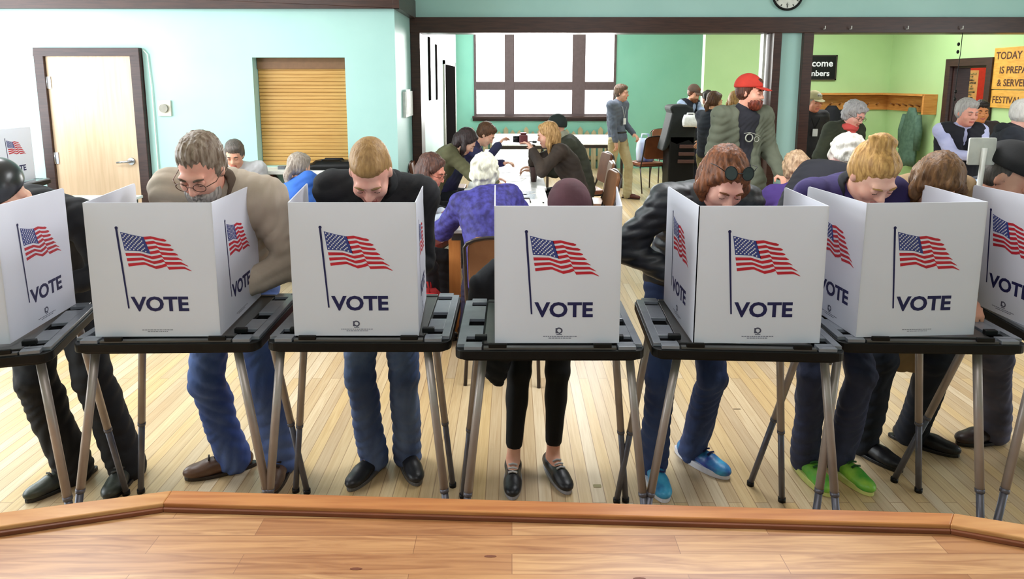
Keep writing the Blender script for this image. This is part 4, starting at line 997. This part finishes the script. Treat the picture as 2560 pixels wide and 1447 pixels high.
    ctx = dict(root=root, rl=rl, T=T, RH=RH, Hc=Hc, hs=hs, J=J, spine=spine, RT=RT, sh=sh, k=k, fwd=fwd, lft=lft, up=up, vox=vox, bk=bk, sp=sp, pelvis=pelvis, ph=ph, cap=cap, plane=plane, torso=torso, inf=inf)
    for e in extras: e(ctx)
    return root
# ---- extras: small builders that add one part to a person
def x_sdf(name, fn, m, v=None):
    def f(c):
        a, q = sdf_mesh(fn(c), v or min(c['vox'],0.008)); np_mesh(name, a, q, m, c['root'], c['rl'])
    return f
def beard(rgb, thin=0.0):
    return x_sdf('beard', lambda c: [('e', c['T'](0,0.040,-0.070), A(.062,.062,.062)*c['hs'], c['RH'], 0.02), ('e', c['T'](0,0.066,-0.096), A(.032,.030,.032)*c['hs'], c['RH'], 0.02), ('e', c['T'](0,0.088,-0.052), A(.032,.014,.008)*c['hs'], c['RH'], 0.01),
        ('sub', c['T'](0,0.112,-0.066), A(.020,.024,.007)*c['hs'], c['RH'], 0.004), c['plane'](0.15,1.0,-0.038), ('hair',0.003,20,1.0,c['Hc'])], cmat('hair',rgb), 0.006)
def beanie(rgb, tall=0.0):
    return x_sdf('knit_hat', lambda c: [('e', c['T'](0,-0.018,0.040), A(.088,.106,.102+tall)*c['hs'], c['RH'], 0.03), c['plane'](0.40,-1.0,-0.012), ('w',0.0015,3.0,0.4)], cmat('cloth',rgb), 0.007)
def cap_hat(rgb, brim=None, flat=False):
    def f(c):
        T, RH, hs = c['T'], c['RH'], c['hs']
        g = [('e', T(0,-0.022,0.046), A(.092,.110,.104)*hs, RH, 0.02), c['plane'](0.08,-1.0,-0.042)]
        if flat: g.insert(1, ('e', T(0,0.0,0.082), A(.098,.114,.044)*hs, RH, 0.02))
        a, q = sdf_mesh(g, 0.006); o = np_mesh('cap', a, q, cmat('cloth',rgb), c['root'], c['rl'])
        R2 = RH @ np.array(Matrix.Rotation(math.radians(-12),3,'X'))
        a, q = sdf_mesh([('e', T(0,0.100,0.040), A(.070,.068,.007)*hs, R2, 0.01)], 0.005); np_mesh('cap_brim', a, q, cmat('cloth',brim or rgb), o, c['rl'])
    return f
def glasses(m=None, lensm=None, up=False, r=0.022):
    def f(c):
        T = c['T']; rl = c['rl']; g = MB(); z0, f0 = (-0.002, 0.104) if not up else (0.112, 0.072); tl = 0 if not up else 0.9
        for s in (1,-1):
            g.tube([T(s*0.033+r*math.cos(t), f0-0.3*abs(s*0.033+r*math.cos(t))*0.4-tl*0.8*r*math.sin(t), z0+0.82*r*math.sin(t))-rl for t in [2*math.pi*i/18 for i in range(18)]], 0.0016, 6, closed=True)
            g.tube([T(s*0.055,f0-0.012,z0)-rl, T(s*0.080,f0-0.04,z0+0.002)-rl, T(s*0.082,0.0,z0*0.8+0.002)-rl], 0.0016, 6)
        g.tube([T(0.011,f0,z0+0.003)-rl, T(0,f0+0.002,z0+0.006)-rl, T(-0.011,f0,z0+0.003)-rl], 0.0016, 6)
        o = g.build('glasses' if not up else 'sunglasses', m or M_wire, c['root'])
        if lensm:
            l = MB()
            for s in (1,-1):
                l.add([T(s*0.033+r*math.cos(t), f0-0.12*abs(s*0.033+r*math.cos(t))-tl*0.8*r*math.sin(t), z0+0.82*r*math.sin(t))-rl for t in [2*math.pi*i/18 for i in range(18)]], [tuple(range(18))])
            l.build('lens', lensm, o)
    return f
def collar(rgb, r=0.085, kind='cloth'):
    return x_sdf('collar', lambda c: [('c', c['spine'](0.88)-c['bk']*0.01, c['spine'](1.0), r*c['k'], (r-0.018)*c['k'], 0.02), ('sub', c['spine'](1.06)-c['bk']*0.03, A(.062,.062,.09)*c['k'], c['RT'], 0.01), ('w',0.002,1.5,0.3)], cmat(kind,rgb))
def scarf(rgb):
    return x_sdf('scarf', lambda c: [('e', c['spine'](0.96)-c['bk']*0.035, A(.112,.108,.050)*c['k'], c['RT'], 0.03), ('c', c['spine'](0.93)-c['bk']*0.08, c['spine'](0.75)-c['bk']*0.14, 0.04, 0.02, 0.03), ('w',0.005,1.6,2.0)], cmat('cloth',rgb))
def inner_shirt(rgb, w=0.075, name='shirt_front', t0=0.25, t1=0.93, kind='cloth', off=0.0):
    """the garment showing in the open front of a jacket or vest"""
    def g(c):
        out = []
        for t in np.linspace(t0, t1, 5):
            ww = w*(0.45+0.55*(t-t0)/(t1-t0)); out.append(('e', c['spine'](t)-c['bk']*(0.062+off)*c['k'], A(ww,0.066,0.09)*c['k'], c['RT'], 0.03))
        return out+[('w',0.002,1.0,0.5)]
    return x_sdf(name, g, cmat(kind,rgb))
def vest(rgb, inf=0.022, opn=0.05):
    return x_sdf('vest', lambda c: c['torso'](inf+0.012,1.02,0.032)+[('c', c['sh'][-1]*0.8+c['spine'](0.88)*0.2, c['sh'][1]*0.8+c['spine'](0.88)*0.2, 0.092*c['k'], 0.090*c['k'], 0.03), ('sub', c['spine'](0.80)-c['bk']*0.19, A(opn,0.09,0.20), c['RT'], 0.01), ('sub', c['spine'](1.02), A(.075,.08,.09), c['RT'], 0.02), ('w',0.003,1.0,3.0)], cmat('cloth',rgb), 0.009)
def lanyard(rgb, t=0.45, card=(240,240,240)):
    def f(c):
        g = MB(); rl = c['rl']; b = c['bk']; L = c['RT'][:,0]; P0 = c['spine'](t)-b*0.155*c['k']
        for s in (1,-1): g.tube([c['spine'](0.97)+L*s*0.065-rl, c['spine'](0.85)-b*0.125+L*s*0.05-rl, P0-rl], 0.004, 6)
        o = g.build('lanyard', cmat('cloth',rgb), c['root'])
        R = Matrix([list(r) for r in c['RT']])
        MB().box(P0-c['sp']*0.05-b*0.008-rl, (0.065,0.006,0.09), R=R).build('badge_card', cmat('cloth',card), o)
    return f

# ---------------------------------------------------------------- the voters at the booths
FV = 0.0065
def st(z): k = (z+0.125)/1.76; return dict(k=k, hipz=z-0.125-0.53*k, dy=0.02)
JB = (62,86,138)
# far left, black coat and cap
person('person in black coat and shiny black cap at the booth on the left edge', (-1.895,2.46,1.345), (0,48,0), yaw=4, k=0.96, hipz=0.88, dy=0.36, dx=-0.14, elb=(0.3,0.3),
       feet=[(-1.73,2.80),(-1.95,2.77)], footdir=[(0.1,-1),(-0.5,-0.85)], hands=[(-1.79,2.52,0.96),(-1.98,2.42,0.95)], hand_dir=(0,-1,-0.2), hair=('none',(30,28,28)), top=('cloth',(24,24,28)), topname='coat',
       legs=('cloth',(20,20,24)), legw=1.25, shoe=((34,34,34),None,(60,66,56),(24,24,24),(60,60,56)), vox=FV+0.001, tr=1.0, coat=0.26,
       extras=[x_sdf('cap', lambda c: [('e', c['T'](0,-0.014,0.045), A(.088,.106,.095), c['RH'], 0.02), c['plane'](0.25,-1.0,-0.02)], mat('shiny_black_cap',(30,30,34),0.28,spec=0.6))])
# bearded man, tan jacket
person('bearded man in glasses and tan jacket writing at a voting booth', (-1.145,2.46,1.440), (-4,34,2), elb=(1.0,0.4), yaw=0, hipz=0.94, dx=-0.06,
       feet=[(-1.05,2.84),(-1.27,2.85)], footdir=[(0.05,-1),(-0.95,-0.42)], hands=[(-1.08,2.50,0.97),(-1.20,2.42,0.96)], hand_dir=(0,-1,-0.2),
       skin=(224,168,146), hair=('receding',(104,84,68),(150,134,118)), top=('cloth',(180,165,149),(164,149,133)), topname='jacket', legs=('denim',(54,78,138),(92,116,172)), legw=1.12, belly=0.03,
       shoe=((96,70,54),None,(78,56,44),(40,32,28),(40,30,26)), vox=FV, tr=2.6, extras=[beard((170,160,152)), glasses(), collar((92,72,58),0.105)])
# blond man, black coat
person('short haired blond man in black coat and jeans bowing at a booth', (-0.522,2.46,1.425), (3,46,0), elb=(0.1,0.1), k=0.95, yaw=0, hipz=0.92, dx=-0.05,
       feet=[(-0.485,2.90),(-0.635,2.86)], footdir=[(0.35,-0.9),(-0.35,-0.9)], hands=[(-0.44,2.44,0.97),(-0.62,2.42,0.97)], hand_dir=(0,-1,-0.2),
       skin=(232,176,158), hair=('buzz',(168,130,82),(140,104,62)), top=('cloth',(26,25,30),(18,18,22)), topname='coat', legs=('denim',(60,78,120),(110,132,172)), legw=1.08,
       shoe=((26,26,28),None,(40,40,44),(90,90,90)), vox=FV, tr=2.0, coat=0.12, extras=[collar((70,112,96),0.088), collar((24,24,28),0.112)])
# maroon beanie, black leggings
def coat_bundle(c):
    g = [('c', A(-0.13,2.82,0.88), A(-0.14,2.80,0.78), 0.055, 0.05, 0.05), ('c', A(-0.05,2.84,0.92), A(-0.06,2.80,0.76), 0.08, 0.07, 0.05), ('c', A(-0.13,2.82,0.80), A(-0.15,2.80,0.60), 0.055, 0.05, 0.04), ('c', A(-0.06,2.83,0.80), A(-0.07,2.80,0.52), 0.08, 0.055, 0.04), ('c', A(-0.07,2.80,0.55), A(-0.06,2.80,0.46), 0.05, 0.028, 0.04), ('c', A(0.0,2.84,0.92), A(0.01,2.84,0.60), 0.07,0.045,0.05), ('w',0.006,1.2,1.0)]
    v, q = sdf_mesh(g, 0.008); o = np_mesh('draped_coat', v, q, cmat('cloth',(22,24,30),(14,14,18)), None, A(0,0,0)); tag(o,'black padded coat hanging over the arm of the maroon hat voter','coat')
person('person in a maroon knit hat and black leggings bent low behind the middle booth', (0.222,2.56,1.250), (0,20,0), k=0.89, yaw=0, sex='f', hipz=0.86, dy=0.36, dx=-0.08, elb=(0.1,0.1),
       feet=[(0.185,2.83),(0.005,2.80)], footdir=[(0.32,-0.95),(-0.02,-1)], hands=[(0.27,2.42,0.96),(0.10,2.42,0.96)], hand_dir=(0,-1,-0.2),
       hair=('none',(60,44,38)), top=('cloth',(28,26,30)), topname='sweater', legs=('cloth',(16,16,18),(10,10,12)), legw=1.0, coat=0.16, ankle=True,
       shoe=((26,26,30),'low',(16,16,18),(150,150,156),(200,200,200)), vox=FV+0.001, extras=[beanie((92,58,66)), coat_bundle])
# auburn woman, black puffer, sunglasses
person('auburn haired woman in a black puffer jacket with sunglasses pushed up on her head', (0.80,2.52,1.385), (6,38,4), elb=(0.1,1.0), k=0.98, yaw=0, sex='f', hipz=0.91, dy=0.30, dx=-0.01,
       feet=[(0.845,2.93),(0.635,2.80)], footdir=[(0.6,-0.8),(0.05,-1)], hands=[(0.93,2.44,0.96),(0.655,2.62,0.985)], hand_dir=(0.1,-1,-0.2),
       skin=(228,172,154), hair=('bob',(134,78,44),(84,48,30)), top=('shiny',(30,34,42),(20,22,28)), topname='puffer_jacket', legs=('denim',(36,52,92),(62,82,130)), legw=1.0,
       shoe=((66,168,210),'thick',(44,60,140),(216,218,228),(30,36,90)), vox=FV, tr=1.7, extras=[glasses(M_black, M_lens, True, 0.023)])
# blonde bun
person('blonde woman with a hair bun and green running shoes bent forward', (1.392,2.57,1.400), (8,42,-4), elb=(0.1,0.1), k=0.98, yaw=0, sex='f', hipz=0.91, dy=0.28, dx=0.03,
       feet=[(1.49,2.84),(1.335,2.84)], footdir=[(0.25,-0.95),(0.12,-1)], hands=[(1.50,2.46,0.96),(1.30,2.46,0.96)], hand_dir=(0,-1,-0.2),
       skin=(236,184,162), hair=('bun',(206,160,96),(150,108,58)), top=('cloth',(52,40,92),(40,32,76)), topname='purple_top', legs=('denim',(36,42,66),(54,60,88)), legw=0.98,
       shoe=((78,170,62),'thick',(150,200,70),(206,214,130),(40,90,40)), vox=FV, tr=1.6, extras=[collar((24,24,30),0.10)])
# brown bob, tan coat
person('brown haired person in tan coat and black trousers right of the blonde bun', (1.69,2.64,1.350), (-6,52,0), elb=(0.1,0.1), k=0.98, yaw=-6, sex='f', hipz=0.91, dy=0.36, dx=0.12,
       feet=[(1.96,3.08),(1.68,3.00)], footdir=[(0.75,-0.65),(0.45,-0.9)], hands=[(1.70,2.44,0.96),(1.50,2.44,0.96)], hand_dir=(-0.2,-1,-0.2),
       skin=(226,178,150), hair=('bob',(128,92,58),(86,60,40)), top=('cloth',(150,122,88),(124,104,76)), topname='coat', legs=('cloth',(28,34,48),(20,24,34)), legw=1.12,
       shoe=((26,26,30),None,(18,18,22),(20,20,22)), vox=FV+0.001, tr=2.0, coat=0.50)
# right edge, flat cap
person('man in black flat cap and pale blue collar at the right edge', (1.985,2.66,1.375), (34,30,4), elb=(0.2,0.2), yaw=-12, hipz=0.94, dy=0.30, dx=0.28,
       feet=[(2.50,2.90),(2.38,3.10)], footdir=[(0.05,-1),(-0.95,-0.2)], hands=[(2.10,2.46,0.96),(1.92,2.46,0.96)], hand_dir=(0,-1,-0.2),
       skin=(214,164,140), hair=('buzz',(90,84,80)), top=('cloth',(60,62,70),(46,48,56)), topname='jacket', legs=('cloth',(92,92,112),(66,66,84)), legw=1.12,
       shoe=((62,46,42),None,(44,34,32),(24,22,22)), vox=FV+0.001, tr=2.0, extras=[cap_hat((34,34,36), flat=True), collar((170,196,224),0.094)])
# ---------------------------------------------------------------- seated officials and readers
BV = 0.010
SE = dict(seated=True, hipz=0.56, shoes=True)
person('white haired woman in purple patterned blouse seated facing away', (-0.18,4.34,1.155), (180,12,0), k=0.98, yaw=180, sex='f', pelvis=(-0.07,4.0,0.57), seated=True,
       feet=[(-0.3,4.35),(-0.03,4.35)], hands=[(-0.42,4.62,0.78),(0.08,4.62,0.78)], hand_dir=(0,1,-0.1), hair=('puffy',(226,224,208),(206,202,180)), top=('pattern',(62,58,140),(38,30,90)), topname='blouse',
       legs=('cloth',(40,34,60)), vox=0.008, tr=2.8, belly=0.04, face=False)
person('seated woman with brown hair, glasses and a blue lanyard', (-0.575,4.78,1.115), (72,22,0), k=0.97, yaw=72, sex='f', pelvis=(-0.93,4.68,0.57), seated=True,
       feet=[(-0.52,4.75),(-0.55,4.50)], hands=[(-0.52,4.92,0.79),(-0.50,4.66,0.79)], hand_dir=(1,-0.2,-0.1), skin=(220,150,128), hair=('bob',(96,62,50),(60,38,34)), top=('cloth',(206,214,226),(180,192,210)), topname='blouse',
       legs=('cloth',(34,32,38)), vox=0.008, tr=1.4, extras=[glasses(), lanyard((70,110,190))])
person('woman with curled grey hair and a blue cardigan seated near the hatch counter', (-1.70,5.36,1.06), (150,10,0), k=0.95, yaw=150, sex='f', pelvis=(-1.57,5.13,0.57), seated=True,
       feet=[(-1.3,5.5),(-1.5,5.6)], hands=[(-1.3,5.45,0.8),(-1.7,5.55,0.8)], hand_dir=(0,1,0), hair=('ponytail',(170,158,146),(130,116,104)), top=('cloth',(54,104,190),(44,88,168)), topname='cardigan', legs=('cloth',(50,50,60)), vox=BV, face=False, tr=1.6)
person('dark grey haired man seated against the hatch wall behind the tan jacket', (-2.43,5.86,1.115), (10,22,0), yaw=5, k=0.97, pelvis=(-2.42,6.0,0.57), seated=True,
       skin=(222,172,146), hair=('short',(84,78,74),(110,100,94)), top=('cloth',(214,214,218)), topname='shirt', legs=('cloth',(50,50,60)), vox=BV, finger=False)
person('reader with long dark hair and olive top bent over the long table', (-0.44,6.42,1.18), (86,42,0), yaw=88, sex='f', k=0.97, pelvis=(-0.84,6.36,0.57), seated=True,
       feet=[(-0.45,6.5),(-0.45,6.2)], hands=[(-0.18,6.62,0.80),(-0.15,6.30,0.80)], hand_dir=(1,0,-0.1), skin=(226,184,160), hair=('part',(52,36,36),(36,26,26)), top=('cloth',(96,94,66),(80,78,54)), topname='sweater', legs=('cloth',(30,30,34)), vox=BV, tr=1.6)
person('reader with brown hair and a dark purple vest holding a hand to the forehead', (-0.28,7.16,1.19), (84,36,0), yaw=86, k=0.97, pelvis=(-0.72,7.2,0.57), seated=True,
       feet=[(-0.4,7.35),(-0.4,7.05)], hands=[(-0.10,7.36,0.86),(-0.14,6.95,1.10)], skin=(232,184,156), hair=('short',(104,70,46),(74,50,34)), top=('cloth',(58,62,84),(46,34,92)), topname='shirt', legs=('cloth',(34,36,46)), vox=BV)
person('long haired blonde woman in brown top seated holding a dark red camera', (0.345,6.52,1.235), (-96,14,0), yaw=-84, sex='f', k=0.97, pelvis=(0.66,6.45,0.57), seated=True,
       feet=[(0.30,6.3),(0.30,6.6)], hands=[(0.20,6.36,1.10),(0.20,6.62,1.10)], hand_dir=(-0.5,0,0.5), skin=(230,184,160), hair=('long',(198,156,104),(150,112,66)), top=('cloth',(66,54,46),(48,40,36)), topname='sweater', legs=('denim',(44,54,88)), vox=BV, tr=1.4)
cm = empty('hand_camera',(0.11,6.48,1.20),label='dark red camera held up by the blonde seated woman',cat='camera')
MB().bx(-0.04,0.04,-0.07,0.07,-0.045,0.045).bx(-0.03,0.03,-0.03,0.03,0.045,0.065).build('camera_body', cmat('leather',(96,46,50)), cm, 0.008)
MB().tube([(-0.04,0,0),(-0.10,0,0)],[0.034,0.03],16).build('lens_barrel', M_black, cm)
person('seated person in a dark knit cap and dark coat behind the blonde woman', (0.47,7.12,1.27), (-88,12,0), yaw=-88, k=1.0, pelvis=(0.76,7.2,0.60), seated=True,
       feet=[(0.40,7.05),(0.40,7.4)], hands=[(0.22,7.05,0.82),(0.22,7.35,0.82)], hand_dir=(-1,0,0), skin=(214,168,140), hair=('none',(40,40,40)), top=('cloth',(62,64,52),(48,50,42)), topname='coat', legs=('cloth',(30,30,36)), vox=BV, tr=2.4,
       extras=[beanie((38,46,44)), collar((150,150,132),0.11)])
person('light haired woman in purple fleece seated below the red cap man', (1.965,4.62,1.14), (165,16,0), yaw=165, sex='f', k=0.97, pelvis=(1.95,4.42,0.57), seated=True,
       feet=[(1.8,4.85),(2.05,4.9)], hands=[(1.75,4.85,0.8),(2.15,4.85,0.8)], hand_dir=(0,1,0), hair=('curly',(190,160,128),(140,112,86)), top=('cloth',(66,44,110),(54,36,94)), topname='fleece', legs=('cloth',(40,40,50)), vox=BV, face=False, tr=2.0)
person('white haired person in a black vest with red sides bending behind the blonde bun', (2.12,4.22,1.29), (100,30,0), yaw=110, k=0.95, hipz=0.86, dy=0.24, hair=('puffy',(214,210,202),(190,184,174)), skin=(226,170,150),
       top=('cloth',(206,34,48),(186,26,40)), topname='red_sweater', elb=(0.5,0.5), legs=('cloth',(34,34,40)), vox=BV, tr=1.2, extras=[vest((30,30,38),0.028,0.02)], face=True)
# ---------------------------------------------------------------- standing people
person('man in a grey button shirt and khaki trousers walking beyond the long table', (1.60,9.9,1.575), (62,4,0), yaw=48, k=0.965, hipz=0.93, dy=0.0, feet=[(1.74,10.0),(1.43,10.12)], footdir=[(0.9,-0.6),(0.4,-0.9)],
       elb=(0.3,0.2), hands=[(1.80,9.95,0.98),(1.50,9.72,0.88)], skin=(226,176,150), hair=('short',(112,84,64),(84,62,48)), top=('cloth',(104,110,124),(88,94,110)), topname='shirt', legs=('cloth',(190,176,140),(172,158,122)), legw=1.08,
       shoe=((104,52,42),None,(84,40,34),(50,30,26)), vox=BV, tr=1.2, extras=[lanyard((196,200,206),0.55), x_sdf('belt', lambda c: [('e', c['pelvis']+c['up']*0.075, A(.158,.125,.022), rotm(48,0,0), 0.01)], cmat('leather',(40,36,34)))])
s = st(1.555); person('bearded man in a brown cap and dark vest behind the black cart', (2.80,10.45,1.555), (30,20,0), yaw=35, skin=(224,170,138), hair=('short',(120,70,44)), top=('cloth',(150,164,188),(130,146,172)), topname='shirt',
       legs=('cloth',(30,30,40)), vox=0.011, extras=[cap_hat((96,74,62)), beard((140,84,48)), vest((28,30,40),0.024,0.06)], hands=[(2.98,9.98,1.12),(2.72,10.0,1.12)], hand_dir=(0,-1,0.1), **s)
s = st(1.475); person('dark haired woman in a cream jacket and blue jeans standing with her back turned', (3.05,10.6,1.475), (215,16,0), yaw=205, sex='f', hair=('ponytail',(44,36,32),(30,26,24)), top=('cloth',(228,228,212),(210,210,192)), topname='jacket',
       legs=('denim',(92,114,156),(128,150,190)), legw=1.02, shoe=((70,110,84),None), vox=0.011, tr=2.0, face=False, hands=[(3.05,10.85,1.10),(2.78,10.72,1.10)], hand_dir=(-0.3,0.6,0), **s)
s = st(1.50); person('woman with a brown ponytail in a black top beside the man in the red cap', (2.47,8.25,1.50), (118,6,0), yaw=125, sex='f', skin=(228,178,136), hair=('ponytail',(104,70,46),(70,46,34)), top=('cloth',(32,36,46),(24,28,36)), topname='top',
       legs=('cloth',(120,112,76),(100,92,62)), legw=1.05, vox=0.010, tr=1.2, hands=[(2.50,8.0,1.02),(2.35,8.30,1.0)], **s)
s = st(1.50); person('woman with light brown hair mostly hidden behind the man in the red cap', (2.78,8.45,1.50), (160,6,0), yaw=160, sex='f', skin=(228,178,136), hair=('bob',(176,132,76),(130,94,52)), top=('cloth',(60,60,66)), topname='top',
       legs=('cloth',(50,52,60)), vox=0.011, face=False, **s)
# red cap
def tee_logo(c):
    m = MB(); rl = c['rl']; b = c['bk']; P0 = c['spine'](0.60)-b*0.146*c['k']; L = -c['RT'][:,0]; U = c['sp']
    def disc(x, y, r, n=18): return [P0+L*(x+r*math.cos(2*math.pi*i/n))+U*(y+r*math.sin(2*math.pi*i/n))-b*0.004-rl for i in range(n)]
    m.tube(disc(0.005,0.0,0.030), 0.005, 6, closed=True); m.tube(disc(-0.060,-0.012,0.020), 0.003, 6, closed=True)
    m.tube([P0+L*x+U*y-b*0.004-rl for x,y in ((-0.09,0.01),(-0.04,0.03),(0.0,0.042),(0.05,0.035))], 0.0025, 6)
    m.build('shirt_print', cmat('cloth',(170,172,160)), c['root'])
def open_jacket(c):
    rl = c['rl']; g = c['torso'](0.024*c['k'],1.0,0.0); b = c['bk']; 
    for s in (1,-1):
        j = c['J'][s]; g += [('c', c['spine'](0.86), c['sh'][s], 0.094, 0.074, 0.05), ('c', c['sh'][s], j['elbow'], 0.072, 0.064, 0.04), ('c', j['elbow'], j['wrist'], 0.062, 0.052, 0.03)]
    g.append(('e', c['pelvis']-c['up']*0.04, A(.205,.16,.17), rotm(12,0,0), 0.05))
    R = c['RT']
    g += [('sub', c['spine'](0.84)-b*0.17, A(.115,.11,.17), R, 0.012), ('sub', c['spine'](0.62)-b*0.20, A(.085,.13,.24), R, 0.012), ('sub', c['spine'](0.35)-b*0.20, A(.045,.12,.18), R, 0.012), ('sub', c['spine'](1.03)-b*0.03, A(.07,.075,.10), R, 0.02), ('pl', -c['up'], -(c['pelvis'][2]-0.16), 0.012), ('w',0.006,0.9,1.3)]
    v, q = sdf_mesh(g, 0.009); np_mesh('open_jacket', v, q, cmat('cloth',(98,102,86),(84,88,74)), c['root'], rl)
person('man in a red baseball cap, grey green open jacket and black printed t-shirt', (1.86,5.3,1.665), (48,4,0), yaw=12, k=1.02, hipz=0.985, dy=0.0, feet=[(1.98,5.42),(1.74,5.42)], hands=[(2.09,5.18,1.05),(1.66,5.18,0.98)], elb=(0.4,0.3),
       skin=(222,164,140), hair=('short',(92,50,34)), top=('cloth',(38,38,46),(30,30,38)), topname='t_shirt', legs=('cloth',(28,30,44),(22,24,36)), shoe=((50,44,40),None), vox=0.008, tr=0.9,
       extras=[cap_hat((196,56,42)), beard((128,56,38)), tee_logo, open_jacket])
s = st(1.495); person('person in straw coloured cap and dark coat with white badge beside the post', (3.66,8.2,1.495), (8,6,0), yaw=10, skin=(222,150,120), hair=('short',(190,180,160)), top=('cloth',(40,38,40),(30,28,30)), topname='coat',
       legs=('cloth',(40,38,40)), vox=0.010, tr=2.2, coat=0.3, extras=[cap_hat((190,176,132)), lanyard((30,30,30),0.62)], **s)
s = st(1.44); person('grey haired woman with glasses and a red scarf in a dark green coat', (3.205,6.32,1.44), (24,24,6), yaw=14, sex='f', skin=(230,176,160), hair=('puffy',(170,166,166),(140,136,138)), top=('cloth',(54,58,42),(42,46,34)), topname='coat',
       legs=('cloth',(40,38,40)), vox=0.009, tr=3.0, coat=0.25, extras=[glasses(), scarf((212,84,80))], **s)
s = st(1.475); person('grey haired man in a lavender shirt and black vest facing the room', (4.04,6.0,1.475), (2,8,0), yaw=-8, skin=(222,160,140), hair=('short',(172,168,164),(146,142,140)), top=('cloth',(190,192,228),(168,172,212)), topname='shirt',
       legs=('cloth',(36,36,44)), vox=0.009, tr=1.0, belly=0.02, hands=[(4.06,5.72,1.10),(3.98,5.70,1.12)], hand_dir=(0.4,-0.3,0), extras=[vest((26,26,36),0.034,0.032), collar((190,192,228),0.076)], **s)
s = st(1.42); person('dark haired person standing in the shadow of the kitchen doorway', (5.10,7.35,1.42), (-20,5,0), yaw=-15, skin=(226,150,96), hair=('short',(50,38,34)), top=('cloth',(60,50,50)), topname='shirt', legs=('cloth',(40,38,40)), vox=0.011, **s)
s = st(1.48); person('white haired man in a black hooded jacket at the right edge', (4.10,5.4,1.48), (75,14,0), yaw=60, skin=(228,176,160), hair=('short',(216,212,208),(196,192,188)), top=('cloth',(38,42,52),(28,30,38)), topname='hooded_jacket',
       legs=('cloth',(40,40,48)), vox=0.009, tr=2.8, extras=[x_sdf('hood', lambda c: [('c', c['spine'](0.98)+c['bk']*0.07-c['lft']*0.06, c['spine'](0.98)+c['bk']*0.07+c['lft']*0.06, 0.06, 0.06, 0.02), ('w',0.004,1.2,1.0)], cmat('cloth',(26,28,34)))], **s)
